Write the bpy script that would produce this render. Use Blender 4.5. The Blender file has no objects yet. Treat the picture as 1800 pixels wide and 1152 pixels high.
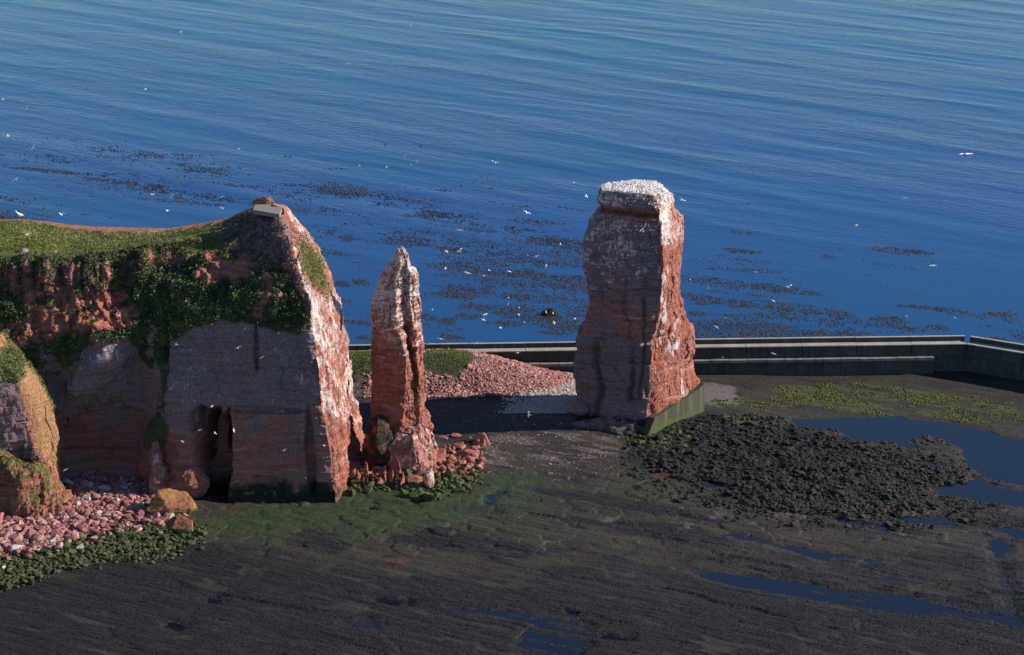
import bpy, math, random
import numpy as np
from mathutils import Vector

# ------------------------------------------------------------------ camera, sky, sun, exposure
SC = bpy.context.scene
COL = SC.collection
R = math.radians
CAMH, PITCH, HALF = 140.0, R(17.0), R(12.5)
F = 900.0 / math.tan(HALF)            # focal length in photo pixels (1800 wide)
cam_d = bpy.data.cameras.new('camera')
cam_d.sensor_width = 36
cam_d.lens = 18 / math.tan(HALF)
cam_d.clip_start = 1
cam_d.clip_end = 30000
cam = bpy.data.objects.new('camera', cam_d)
cam.location = (0, 0, CAMH)
cam.rotation_euler = (R(90) - PITCH, 0, 0)
COL.objects.link(cam)
SC.camera = cam

SUN_AZ, SUN_EL = R(3), R(27)         # azimuth counter-clockwise from +X
sdir = Vector((math.cos(SUN_EL) * math.cos(SUN_AZ), math.cos(SUN_EL) * math.sin(SUN_AZ), math.sin(SUN_EL)))
world = bpy.data.worlds.new("World")
SC.world = world
world.use_nodes = True
wn, wl = world.node_tree.nodes, world.node_tree.links
wn.clear()
wo = wn.new('ShaderNodeOutputWorld')
wb = wn.new('ShaderNodeBackground')
sk = wn.new('ShaderNodeTexSky')
sk.sky_type = 'NISHITA'
sk.sun_disc = False
sk.sun_elevation = SUN_EL
sk.sun_rotation = R(90) - SUN_AZ
sk.altitude = 0
sk.air_density = 1.0
sk.dust_density = 0.0
sk.ozone_density = 6.0
wb.inputs['Strength'].default_value = 0.09
wl.new(sk.outputs[0], wb.inputs[0])
wl.new(wb.outputs[0], wo.inputs[0])
sun_d = bpy.data.lights.new('sun', 'SUN')
sun_d.energy = 5.0
sun_d.angle = R(0.5)
sun_d.color = (1.0, 0.89, 0.78)
sun = bpy.data.objects.new('sun', sun_d)
sun.rotation_euler = sdir.to_track_quat('Z', 'Y').to_euler()
COL.objects.link(sun)
SC.view_settings.view_transform = 'Standard'
SC.view_settings.look = 'None'
SC.view_settings.gamma = 1
SC.view_settings.use_curve_mapping = False
SC.view_settings.exposure = 0.7
SC.cycles.max_bounces = 5
SC.cycles.diffuse_bounces = 2
SC.cycles.glossy_bounces = 3

# ------------------------------------------------------------------ numbers
rng = np.random.default_rng(7)
random.seed(7)
cp, sp = math.cos(PITCH), math.sin(PITCH)


def P(u, v, Y):
    """world point at distance Y that the photograph shows at pixel (u, v)"""
    u = np.asarray(u, float); v = np.asarray(v, float)
    a = (576 - v) / F; b = (u - 900) / F
    dy = cp + a * sp; dz = -sp + a * cp
    s = Y / dy
    return np.stack([b * s, dy * s, CAMH + dz * s], -1)


def G(u, v, z=0.0):
    """world point at height z seen at pixel (u, v)"""
    u = np.asarray(u, float); v = np.asarray(v, float)
    a = (576 - v) / F; b = (u - 900) / F
    dy = cp + a * sp; dz = -sp + a * cp
    s = (z - CAMH) / dz
    return np.stack([b * s, dy * s, z + 0 * s], -1)


def PX(p):
    p = np.asarray(p, float)
    d = p[..., 1] * cp - (p[..., 2] - CAMH) * sp
    up = p[..., 1] * sp + (p[..., 2] - CAMH) * cp
    return 900 + F * p[..., 0] / d, 576 - F * up / d


def sstep(a, b, x):
    t = np.clip((x - a) / (b - a), 0, 1)
    return t * t * (3 - 2 * t)


def hsh(ix, iy, iz, seed):
    h = (ix.astype(np.int64) * 374761393 + iy.astype(np.int64) * 668265263 + iz.astype(np.int64) * 2147483647 + seed * 1274126177) & 0xffffffff
    h = ((h ^ (h >> 13)) * 1274126177) & 0xffffffff
    h = ((h ^ (h >> 16)) * 2246822519) & 0xffffffff
    h = h ^ (h >> 15)
    return (h & 0xffffff).astype(np.float32) / np.float32(0xffffff)


def vnoise(x, y, z, seed=0):
    fx, fy, fz = np.floor(x), np.floor(y), np.floor(z)
    ix, iy, iz = fx.astype(np.int64), fy.astype(np.int64), fz.astype(np.int64)
    tx, ty, tz = x - fx, y - fy, z - fz
    tx = tx * tx * (3 - 2 * tx); ty = ty * ty * (3 - 2 * ty); tz = tz * tz * (3 - 2 * tz)
    out = 0
    for a in (0, 1):
        wx = tx if a else 1 - tx
        for b in (0, 1):
            wy = ty if b else 1 - ty
            for c in (0, 1):
                wz = tz if c else 1 - tz
                out = out + wx * wy * wz * hsh(ix + a, iy + b, iz + c, seed)
    return out * 2 - 1


def fbm(x, y, z, octv=4, gain=0.5, seed=0):
    s = 0; a = 1; t = 0
    for k in range(octv):
        s = s + a * vnoise(x + 17.3 * k, y - 9.1 * k, z + 5.7 * k, seed + k)
        t += a; a *= gain
        x, y, z = x * 2.03, y * 2.03, z * 2.03
    return s / t


def fbm2(x, y, octv=4, gain=0.5, seed=0):
    return fbm(x, y, np.zeros_like(x) + 0.37, octv, gain, seed)


def voro(x, y, z, seed=0, jit=0.85):
    fx, fy, fz = np.floor(x), np.floor(y), np.floor(z)
    ix, iy, iz = fx.astype(np.int64), fy.astype(np.int64), fz.astype(np.int64)
    f1 = np.full(x.shape, 9.0, np.float32); f2 = f1.copy(); rid = np.zeros(x.shape, np.float32)
    for a in (-1, 0, 1):
        for b in (-1, 0, 1):
            for c in (-1, 0, 1):
                jx, jy, jz = ix + a, iy + b, iz + c
                px = jx + .5 + jit * (hsh(jx, jy, jz, seed) - .5)
                py = jy + .5 + jit * (hsh(jx, jy, jz, seed + 11) - .5)
                pz = jz + .5 + jit * (hsh(jx, jy, jz, seed + 23) - .5)
                d = np.sqrt((x - px) ** 2 + (y - py) ** 2 + (z - pz) ** 2).astype(np.float32)
                r = hsh(jx, jy, jz, seed + 37)
                m = d < f1
                f2 = np.where(m, f1, np.minimum(f2, d))
                rid = np.where(m, r, rid)
                f1 = np.where(m, d, f1)
    return f1, f2, rid


def inpoly(u, v, poly):
    ins = np.zeros(u.shape, bool)
    n = len(poly)
    for i in range(n):
        x0, y0 = poly[i]; x1, y1 = poly[(i + 1) % n]
        if y0 == y1:
            continue
        c = ((y0 > v) != (y1 > v)) & (u < (x1 - x0) * (v - y0) / (y1 - y0) + x0)
        ins ^= c
    return ins.astype(np.float32)


def ell(u, v, cu, cv, ru, rv, ang=0):
    c, s = math.cos(R(ang)), math.sin(R(ang))
    a = ((u - cu) * c + (v - cv) * s) / ru
    b = (-(u - cu) * s + (v - cv) * c) / rv
    return np.clip(1 - np.sqrt(a * a + b * b), -1, 1)


# ------------------------------------------------------------------ meshes
def mk_mesh(name, V, Fc, smooth=False, attrs=None, mats=(), midx=None):
    """V (n,3); Fc (m,k) of equal k, or a list of such arrays"""
    V = np.asarray(V, np.float32)
    if not isinstance(Fc, list):
        Fc = [Fc]
    me = bpy.data.meshes.new(name)
    me.vertices.add(len(V))
    me.vertices.foreach_set('co', V.ravel())
    nl = sum(f.size for f in Fc); nf = sum(len(f) for f in Fc)
    me.loops.add(nl); me.polygons.add(nf)
    me.loops.foreach_set('vertex_index', np.concatenate([f.ravel() for f in Fc]).astype(np.int32))
    tot = np.concatenate([np.full(len(f), f.shape[1]) for f in Fc])
    st = np.concatenate([[0], np.cumsum(tot)[:-1]])
    me.polygons.foreach_set('loop_start', st.astype(np.int32))
    me.polygons.foreach_set('use_smooth', np.full(nf, smooth))
    for m in mats:
        me.materials.append(m)
    if midx is not None:
        me.polygons.foreach_set('material_index', np.asarray(midx, np.int32))
    if attrs:
        for k, a in attrs.items():
            a = np.asarray(a, np.float32)
            if a.ndim == 1:
                at = me.attributes.new(k, 'FLOAT', 'POINT'); at.data.foreach_set('value', a)
            else:
                if a.shape[1] == 3:
                    a = np.concatenate([a, np.ones((len(a), 1), np.float32)], 1)
                at = me.attributes.new(k, 'FLOAT_COLOR', 'POINT'); at.data.foreach_set('color', a.ravel())
    me.update(calc_edges=True)
    return me


def obj(name, me, parent=None, **kw):
    o = bpy.data.objects.new(name, me)
    COL.objects.link(o)
    if parent is not None:
        o.parent = parent
    for k, v in kw.items():
        o[k] = v
    return o


def empty(name, loc, label, cat, group=None):
    o = obj(name, None, label=label, category=cat)
    o.location = loc
    o.empty_display_size = 0.5
    if group:
        o['group'] = group
    return o


def grid_faces(nu, nv, wrap=False):
    """vertex index = j * nu + i"""
    i = np.arange(nu if wrap else nu - 1); j = np.arange(nv - 1)
    I, J = np.meshgrid(i, j)
    I = I.ravel(); J = J.ravel(); I2 = (I + 1) % nu
    return np.stack([J * nu + I, J * nu + I2, (J + 1) * nu + I2, (J + 1) * nu + I], 1)


def vnormals(V, Q):
    a = V[Q[:, 0]]; b = V[Q[:, 1]]; c = V[Q[:, 2]]; d = V[Q[:, 3]]
    n = np.cross(c - a, d - b)
    out = np.zeros_like(V)
    for k in range(4):
        for ax in range(3):
            out[:, ax] += np.bincount(Q[:, k], n[:, ax], len(V))
    return out / (np.linalg.norm(out, axis=1, keepdims=True) + 1e-9)


# ------------------------------------------------------------------ materials
class NT:
    def __init__(s, name):
        s.m = bpy.data.materials.new(name); s.m.use_nodes = True
        s.n = s.m.node_tree.nodes; s.l = s.m.node_tree.links
        s.b = s.n['Principled BSDF']
        s.tc = s.n.new('ShaderNodeTexCoord').outputs['Object']

    def node(s, t, **kw):
        n = s.n.new(t)
        for k, v in kw.items():
            setattr(n, k, v)
        return n

    def put(s, sock, v):
        if hasattr(v, 'is_output') or isinstance(v, bpy.types.NodeSocket):
            s.l.new(v, sock)
        else:
            if isinstance(v, tuple) and len(v) == 3 and len(sock.default_value) == 4:
                v = v + (1,)
            sock.default_value = v

    def map(s, scale=(1, 1, 1), rot=(0, 0, 0), src=None):
        n = s.node('ShaderNodeMapping')
        s.put(n.inputs['Vector'], src or s.tc)
        n.inputs['Scale'].default_value = scale
        n.inputs['Rotation'].default_value = rot
        return n.outputs[0]

    def amap(s, rotz, scale):
        """rotate first, then scale: stretches along a turned axis"""
        return s.map(scale, (0, 0, 0), s.map((1, 1, 1), (0, 0, rotz)))

    def noise(s, scale, detail=4, rough=0.55, vec=None, dist=0):
        n = s.node('ShaderNodeTexNoise')
        s.put(n.inputs['Vector'], vec or s.tc)
        n.inputs['Scale'].default_value = scale
        n.inputs['Detail'].default_value = detail
        n.inputs['Roughness'].default_value = rough
        n.inputs['Distortion'].default_value = dist
        return n.outputs['Fac']

    def ramp(s, fac, *stops):
        n = s.node('ShaderNodeValToRGB')
        s.put(n.inputs[0], fac)
        e = n.color_ramp.elements
        while len(e) < len(stops):
            e.new(0.5)
        for k, (p, c) in enumerate(stops):
            e[k].position = p
            e[k].color = (c, c, c, 1) if not isinstance(c, tuple) else c + (1,)
        return n.outputs[0]

    def mix(s, f, a, b, mode='MIX'):
        n = s.node('ShaderNodeMix', data_type='RGBA', blend_type=mode)
        s.put(n.inputs[0], f); s.put(n.inputs[6], a); s.put(n.inputs[7], b)
        return n.outputs[2]

    def math(s, op, a, b=0.0, c=None, clamp=False):
        n = s.node('ShaderNodeMath', operation=op, use_clamp=clamp)
        s.put(n.inputs[0], a); s.put(n.inputs[1], b)
        if c is not None:
            s.put(n.inputs[2], c)
        return n.outputs[0]

    def attr(s, name):
        n = s.node('ShaderNodeAttribute', attribute_name=name)
        sp_ = s.node('ShaderNodeSeparateColor')
        s.l.new(n.outputs['Color'], sp_.inputs[0])
        return sp_.outputs[0], sp_.outputs[1], sp_.outputs[2], n.outputs['Fac']

    def thr(s, mask, noise, k=0.7, w=0.12):
        """soft threshold of a painted-on mask broken up by noise"""
        x = s.math('MULTIPLY_ADD', s.math('SUBTRACT', noise, 0.5), k, mask)
        n = s.node('ShaderNodeMapRange', interpolation_type='SMOOTHSTEP')
        s.put(n.inputs[0], x)
        n.inputs[1].default_value = 0.5 - w; n.inputs[2].default_value = 0.5 + w
        return n.outputs[0]

    def bump(s, h, strength=0.5, dist=0.1, normal=None):
        n = s.node('ShaderNodeBump')
        n.inputs['Strength'].default_value = strength
        n.inputs['Distance'].default_value = dist
        s.put(n.inputs['Height'], h)
        if normal is not None:
            s.l.new(normal, n.inputs['Normal'])
        return n.outputs[0]

    def fin(s, col, rough=0.9, spec=0.25, normal=None):
        s.put(s.b.inputs['Base Color'], col)
        s.put(s.b.inputs['Roughness'], rough)
        s.put(s.b.inputs['Specular IOR Level'], spec)
        if normal is not None:
            s.l.new(normal, s.b.inputs['Normal'])
        return s.m


def mat_rock(name, red=(.36, .135, .095), dark=(.20, .080, .062), pale=(.54, .34, .26), tilt=(0.25, 0, 0)):
    t = NT(name)
    bed = t.map((.10, .10, 1.25), tilt)
    n1 = t.noise(1.0, 5, .6, bed, .4)
    c = t.ramp(n1, (.30, dark), (.45, red), (.58, tuple(x * 1.15 for x in red)), (.70, pale))
    n2 = t.noise(.55, 5, .6)
    c = t.mix(t.ramp(n2, (.35, .0), (.7, .6)), c, dark)
    n3 = t.noise(3.2, 4, .6)
    c = t.mix(.55, c, t.ramp(n3, (.25, .35), (.5, 1.0), (.8, 1.6)), 'MULTIPLY')
    gu, mo, li, _ = t.attr('m1')
    wet_and_shade, grey_and_shade, oc, _ = t.attr('m2')
    c = t.mix(t.thr(oc, n2, .6, .2), c, t.ramp(n3, (.3, (.24, .12, .06)), (.7, (.42, .25, .13))))
    nf = t.noise(2.6, 5, .65)
    nv = t.noise(1.6, 5, .62, t.map((1.3, 1.3, .35)))
    c = t.mix(t.thr(grey_and_shade, nf, .9, .25), c, t.ramp(n3, (.25, (.105, .074, .074)), (.75, (.31, .235, .235))))  # grey stone tone, also paints shade on the unlit faces
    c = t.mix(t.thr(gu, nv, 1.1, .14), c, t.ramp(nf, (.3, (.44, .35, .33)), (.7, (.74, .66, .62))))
    c = t.mix(t.thr(mo, nf, 1.0, .2), c, t.ramp(n3, (.3, (.030, .052, .018)), (.75, (.12, .145, .04))))
    c = t.mix(t.thr(li, nf, .9, .2), c, (.36, .25, .05))
    c = t.mix(t.thr(wet_and_shade, n2, .6, .22), c, t.ramp(n3, (.3, (.016, .022, .016)), (.7, (.035, .040, .026))))  # wet black rock, also paints shade where the mask asks for it
    lines = t.noise(1.0, 3, .6, t.map((.16, .16, 3.4), tilt), .5)
    c = t.mix(.40, c, t.ramp(lines, (.36, .55), (.46, 1.0), (.62, 1.15)), 'MULTIPLY')
    h = t.math('MULTIPLY_ADD', n1, 1.2, t.math('ADD', n3, t.noise(9, 3, .6)))
    h = t.math('ADD', h, lines)
    return t.fin(c, .92, .15, t.bump(h, .9, .24))


M = {}
M['rock'] = mat_rock('red_sandstone')


def mat_stone(name, c0, c1, c2, top=None):
    t = NT(name)
    oi = t.node('ShaderNodeObjectInfo')
    tint = t.attr('tint')[3]
    rnd = t.math('FRACT', t.math('ADD', oi.outputs['Random'], tint))
    c = t.ramp(rnd, (0.0, c0), (.5, c1), (1.0, c2))
    n = t.noise(3.0, 4, .6)
    c = t.mix(.6, c, t.ramp(n, (.25, .45), (.75, 1.35)), 'MULTIPLY')
    if top is not None:
        c = t.mix(t.ramp(t.noise(1.1, 4, .6), (.45, 0.0), (.62, .85)), c, top)
    return t.fin(c, .9, .2, t.bump(t.noise(7, 3), .4, .06))


M['stone_pink'] = mat_stone('pink_stone', (.17, .070, .062), (.29, .125, .110), (.38, .21, .19))
M['stone_red'] = mat_stone('red_stone', (.17, .07, .055), (.27, .11, .085), (.36, .19, .15))
M['stone_pale'] = mat_stone('pale_stone', (.33, .30, .27), (.42, .38, .35), (.36, .28, .25))
M['stone_scree'] = mat_stone('scree_stone', (.26, .105, .09), (.40, .185, .165), (.50, .30, .27))
M['stone_shingle'] = mat_stone('shingle_stone', (.09, .075, .068), (.17, .145, .13), (.32, .28, .26))
M['stone_green'] = mat_stone('weedy_stone', (.035, .045, .018), (.06, .072, .026), (.11, .10, .05), (.03, .045, .014))
M['stone_moss'] = mat_stone('algae_block', (.09, .10, .03), (.13, .13, .045), (.16, .12, .06), (.30, .15, .09))
M['stone_black'] = mat_stone('black_weed_rock', (.011, .0115, .013), (.019, .0195, .021), (.033, .031, .027), (.024, .028, .016))
M['stone_brown'] = mat_stone('brown_weed_rock', (.03, .024, .018), (.045, .034, .025), (.07, .05, .038), (.04, .036, .018))


def mat_tint(name, c0, c1, c2, rough=.85, spec=.2, nscale=2.0):
    t = NT(name)
    tint = t.attr('tint')[3]
    c = t.ramp(tint, (0, c0), (.5, c1), (1, c2))
    c = t.mix(.5, c, t.ramp(t.noise(nscale, 3), (.3, .5), (.7, 1.4)), 'MULTIPLY')
    return t.fin(c, rough, spec)


M['leaf'] = mat_tint('bush_leaves', (.030, .052, .026), (.075, .105, .040), (.24, .24, .07), nscale=.6)
M['grass'] = mat_tint('grass_blades', (.11, .135, .030), (.19, .21, .055), (.34, .31, .12), nscale=.25)
M['twig'] = mat_tint('dead_stems', (.07, .052, .050), (.15, .115, .105), (.30, .24, .22), nscale=.5)
M['kelp'] = mat_tint('floating_kelp', (.016, .014, .011), (.030, .024, .016), (.060, .048, .026), rough=.6, nscale=1.0)
M['weed'] = mat_tint('shore_weed', (.007, .0075, .010), (.014, .0145, .017), (.036, .034, .031), rough=.75, nscale=.35)
M['limeweed'] = mat_tint('lime_weed', (.04, .05, .012), (.085, .095, .020), (.13, .13, .04), nscale=.8)

# turf
t = NT('turf')
n1 = t.noise(.18, 4); n2 = t.noise(1.6, 5, .65)
c = t.ramp(n1, (.35, (.11, .14, .04)), (.6, (.16, .165, .055)), (.75, (.25, .20, .10)))
c = t.mix(.6, c, t.ramp(n2, (.3, .45), (.7, 1.5)), 'MULTIPLY')
M['turf'] = t.fin(c, .95, .1, t.bump(n2, .6, .3))

# concrete: paler copy for the sunlit tops, dark copy for shaded faces
t = NT('concrete')
n1 = t.noise(.35, 5, .6); n2 = t.noise(2.5, 4, .6)
st = t.noise(1.0, 4, .6, t.map((1.6, 1.6, .12)))
c = t.ramp(n1, (.3, (.26, .25, .22)), (.7, (.38, .36, .32)))
c = t.mix(t.ramp(st, (.5, 0.0), (.75, .6)), c, (.14, .14, .12))
c = t.mix(.4, c, t.ramp(n2, (.3, .6), (.7, 1.3)), 'MULTIPLY')
M['concrete'] = t.fin(c, .9, .2, t.bump(n2, .3, .05))
t = NT('stained_shaded_concrete')  # dark copy: stains plus the shade of the wall faces in the colour
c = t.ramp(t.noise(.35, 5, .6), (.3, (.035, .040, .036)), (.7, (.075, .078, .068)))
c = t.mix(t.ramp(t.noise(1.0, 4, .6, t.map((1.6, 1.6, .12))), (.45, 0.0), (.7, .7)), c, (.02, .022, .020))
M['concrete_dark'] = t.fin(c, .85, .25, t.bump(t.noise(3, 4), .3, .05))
t = NT('weathered_concrete')
c = t.ramp(t.noise(.6, 5, .6), (.3, (.10, .10, .09)), (.7, (.24, .23, .205)))
M['concrete_mid'] = t.fin(c, .9, .2, t.bump(t.noise(3, 4), .3, .05))
t = NT('algae_concrete')
st = t.noise(1.0, 5, .65, t.map((1.8, 1.8, .10)))
c = t.ramp(st, (.33, (.022, .028, .015)), (.5, (.050, .054, .028)), (.66, (.10, .088, .062)))
sx = t.node('ShaderNodeSeparateXYZ'); t.l.new(t.tc, sx.inputs[0])
low = t.math('MULTIPLY_ADD', t.math('SUBTRACT', t.noise(.6, 3), .5), 1.6, sx.outputs[2])
c = t.mix(t.ramp(t.math('MULTIPLY', low, .25), (.28, 1.0), (.5, 0.0)), c, (.05, .075, .018))
M['concrete_green'] = t.fin(c, .85, .3, t.bump(st, .4, .08))

# foreshore: masks say what grows where
t = NT('foreshore')
dirv = t.amap(R(27), (.10, .55, 1))
ns = t.noise(1.0, 6, .6, dirv, .6)
n2 = t.noise(.5, 5, .6); n3 = t.noise(2.4, 5, .7); n4 = t.noise(.13, 4, .55)
wd, gr, lm, _ = t.attr('m1')
rd, gv, sd, _ = t.attr('m2')
c = t.ramp(ns, (.3, (.012, .0105, .010)), (.45, (.024, .019, .017)), (.55, (.036, .027, .022)), (.7, (.060, .048, .030)))
c = t.mix(.5, c, t.ramp(n3, (.3, .4), (.7, 1.5)), 'MULTIPLY')
c = t.mix(t.ramp(n4, (.42, 0.0), (.62, .55)), c, (.045, .046, .020))
c = t.mix(t.thr(rd, n3, .9, .25), c, (.085, .034, .026))
c = t.mix(t.thr(sd, n2, .5, .3), c, t.ramp(n3, (.3, (.11, .095, .085)), (.7, (.19, .165, .15))))
gvc = t.ramp(n3, (.35, (.055, .040, .034)), (.55, (.10, .070, .060)), (.68, (.40, .36, .33)))
c = t.mix(t.thr(gv, n2, .8, .25), c, gvc)
c = t.mix(t.thr(gr, n3, 1.3, .35), c, t.ramp(n2, (.3, (.012, .030, .010)), (.55, (.028, .050, .014)), (.7, (.060, .062, .018))))
c = t.mix(t.thr(lm, n2, 1.2, .2), c, t.ramp(n3, (.3, (.035, .042, .012)), (.7, (.10, .11, .025))))
nl = t.noise(1.0, 5, .65, t.amap(R(27), (.16, 1.9, 1)), .4)
wc = t.ramp(nl, (.3, (.006, .0065, .008)), (.5, (.013, .0135, .0145)), (.68, (.034, .031, .028)))
c = t.mix(t.thr(wd, ns, 1.5, .22), c, t.mix(.5, wc, t.ramp(n3, (.3, .5), (.7, 1.5)), 'MULTIPLY'))
h = t.math('ADD', n3, t.math('MULTIPLY', ns, 1.5))
h = t.math('ADD', h, t.math('MULTIPLY', nl, 1.2))
M['shore'] = t.fin(t.mix(1.0, c, (.86, .86, .90), 'MULTIPLY'), .72, .3, t.bump(h, .9, .24))

# water
t = NT('sea_water')
gx = t.node('ShaderNodeSeparateXYZ'); t.l.new(t.tc, gx.inputs[0])
far = t.node('ShaderNodeMapRange', interpolation_type='SMOOTHSTEP')
t.put(far.inputs[0], gx.outputs[1]); far.inputs[1].default_value = 432; far.inputs[2].default_value = 640
a1 = t.noise(1.0, 4, .6, t.amap(R(38), (.15, .62, 1)), .3)
a2 = t.noise(1.0, 3, .6, t.amap(R(34), (.32, .85, 1)))
hh = t.math('ADD', t.math('MULTIPLY', a1, 1.1), t.math('MULTIPLY', a2, .7))
calm = t.math('MULTIPLY_ADD', far.outputs[0], .92, .08)
calm2 = t.math('MULTIPLY', calm, t.ramp(t.noise(.012, 3, .5, t.amap(R(24), (1, 2.8, 1))), (.35, .35), (.65, 1.0)))
hh = t.math('MULTIPLY', hh, calm2)
big = t.noise(.006, 3, .5, t.amap(R(24), (1, 2.4, 1)))
fr2 = t.node('ShaderNodeMapRange', interpolation_type='SMOOTHSTEP')
t.put(fr2.inputs[0], gx.outputs[1]); fr2.inputs[1].default_value = 560; fr2.inputs[2].default_value = 900
shelt = t.node('ShaderNodeMapRange')
t.put(shelt.inputs[0], gx.outputs[1]); shelt.inputs[1].default_value = 426; shelt.inputs[2].default_value = 432
col = t.mix(fr2.outputs[0], (.006, .046, .160), (.006, .080, .135))
col = t.mix(t.ramp(big, (.4, 0.0), (.6, .5)), col, (.004, .056, .130))
col = t.mix(shelt.outputs[0], (.005, .009, .024), col)
t.put(t.b.inputs['IOR'], 1.333)
t.fin(col, .10, .27, t.bump(hh, .40, .40))
frn = t.node('ShaderNodeFresnel'); frn.inputs[0].default_value = 1.333
glo = t.node('ShaderNodeBsdfGlossy'); glo.inputs['Roughness'].default_value = .04
tra = t.node('ShaderNodeBsdfTransparent'); tra.inputs[0].default_value = (.42, .47, .52, 1)
clear = t.node('ShaderNodeMixShader')
dif = t.node('ShaderNodeBsdfDiffuse'); dif.inputs[0].default_value = (.018, .027, .055, 1)  # blue diffuse colour standing in for sky reflection in the pools
sky_tint = t.node('ShaderNodeMixShader'); sky_tint.inputs[0].default_value = .30
t.l.new(tra.outputs[0], sky_tint.inputs[1]); t.l.new(dif.outputs[0], sky_tint.inputs[2])
t.l.new(frn.outputs[0], clear.inputs[0]); t.l.new(sky_tint.outputs[0], clear.inputs[1]); t.l.new(glo.outputs[0], clear.inputs[2])
both = t.node('ShaderNodeMixShader')
t.l.new(shelt.outputs[0], both.inputs[0]); t.l.new(clear.outputs[0], both.inputs[1]); t.l.new(t.b.outputs[0], both.inputs[2])
t.l.new(both.outputs[0], t.n['Material Output'].inputs['Surface'])
M['sea'] = t.m

t = NT('feathers')
M['white'] = t.fin(t.mix(t.ramp(t.noise(6, 2), (.4, 0.), (.6, .3)), (.80, .78, .74), (.62, .60, .57)), .8, .2)
t = NT('grey_feathers')
M['grey'] = t.fin(t.mix(t.noise(5, 2), (.30, .31, .33), (.42, .43, .44)), .8, .2)
t = NT('foam')
M['foam'] = t.fin((.75, .77, .78), .7, .3)

# ------------------------------------------------------------------ rock displacement
def rock_disp(p, dip=(0.0, 0.0), amp=1.0, seed=0, bsc=(2.4, 2.4, 1.7), vert=0.0):
    x, y, z = p[:, 0], p[:, 1], p[:, 2]
    w = fbm(x / 9, y / 9, z / 9, 3, .5, seed + 90)
    zb = z + dip[0] * x + dip[1] * y + 1.2 * w
    lay = zb / 2.1 + .8 * vnoise(x * 0 + 3, y * 0, zb / 5, seed + 5)
    k = np.floor(lay); f = lay - k
    r0 = hsh(k, k * 0, k * 0, seed + 1); r1 = hsh(k + 1, k * 0, k * 0, seed + 1)
    strata = (r0 + (r1 - r0) * sstep(.78, 1, f)) - .5
    lay2 = zb / .55; k2 = np.floor(lay2); f2 = lay2 - k2
    q0 = hsh(k2, k2 * 0, k2 * 0, seed + 2); q1 = hsh(k2 + 1, k2 * 0, k2 * 0, seed + 2)
    fine = (q0 + (q1 - q0) * sstep(.6, 1, f2)) - .5
    wx = x + .9 * w + .5 * vnoise(x, y, z, seed + 70); wy = y - .9 * w + .5 * vnoise(x + 9, y, z, seed + 71)
    F1, F2, rid = voro(wx / bsc[0], wy / bsc[1], zb / bsc[2], seed + 3)
    crack = 1 - sstep(0, .09, F2 - F1)
    G1, G2, rid2 = voro(wx / (bsc[0] * .42), wy / (bsc[1] * .42), zb / (bsc[2] * .42), seed + 4)
    crack2 = 1 - sstep(0, .10, G2 - G1)
    # jointed blocks: beds cut by upright joints, offset from bed to bed
    bed = zb / 1.7 + .55 * vnoise(x / 5, y / 5, z / 9, seed + 40) + .5 * vnoise(x * 0, y * 0 + 2, z / 4, seed + 46)
    bi = np.floor(bed); bf = bed - bi
    sc_ = (x * .85 + y * .9 + 1.6 * w + .9 * vnoise(x / 2.5, y / 2.5, z / 2.5, seed + 47)) / bsc[0] * .8 + 3.7 * hsh(bi // 2, bi * 0, bi * 0, seed + 41)
    si = np.floor(sc_); sf = sc_ - si
    blk = hsh(si, bi // 2, bi * 0, seed + 42) - .5
    blk2 = hsh(si * 2 + (sf > .5), bi, bi * 0, seed + 43) - .5
    joint = np.exp(-(np.minimum(sf, 1 - sf) / .07) ** 2) * (hsh(si + (sf > .5), bi // 3, bi * 0, seed + 44) > .35)
    bedc = np.exp(-(np.minimum(bf, 1 - bf) / .10) ** 2) * (hsh(bi + (bf > .5), np.floor(sc_ / 3), bi * 0, seed + 45) > .4)
    jm = sstep(-.35, .35, vnoise(x / 3.3, y / 3.3, z / 4, seed + 48) + .1)
    low = fbm(x / 7, y / 7, z / 11, 3, .5, seed + 6)
    med = fbm(x / 1.6, y / 1.6, z / 2.2, 4, .55, seed + 7)
    fl = fbm(x / 1.3, y / 1.3, z / 7, 3, .5, seed + 8)
    d = 1.5 * low + .45 * strata + .26 * fine + .50 * blk + .26 * blk2 - .34 * joint * jm - .26 * bedc * jm + .30 * (rid - .5) + .18 * (rid2 - .5) - .02 * crack2 + .42 * med + vert * fl
    return amp * d, dict(rid=rid, rid2=rid2, crack=crack, strata=strata, med=med, low=low, zb=zb)


def catmull(C, counts):
    """C (n,...) control points, counts[i] samples on interval i; along axis 0"""
    n = C.shape[0]; out = []
    for i in range(n - 1):
        p0 = C[max(i - 1, 0)]; p1 = C[i]; p2 = C[i + 1]; p3 = C[min(i + 2, n - 1)]
        m = counts[i]
        tt = np.arange(m) / m
        for q in tt:
            lin = p1 + (p2 - p1) * q
            cr = .5 * ((2 * p1) + (-p0 + p2) * q + (2 * p0 - 5 * p1 + 4 * p2 - p3) * q * q + (-p0 + 3 * p1 - 3 * p2 + p3) * q ** 3)
            out.append(.45 * cr + .55 * lin)
    out.append(C[-1])
    return np.array(out)


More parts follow.
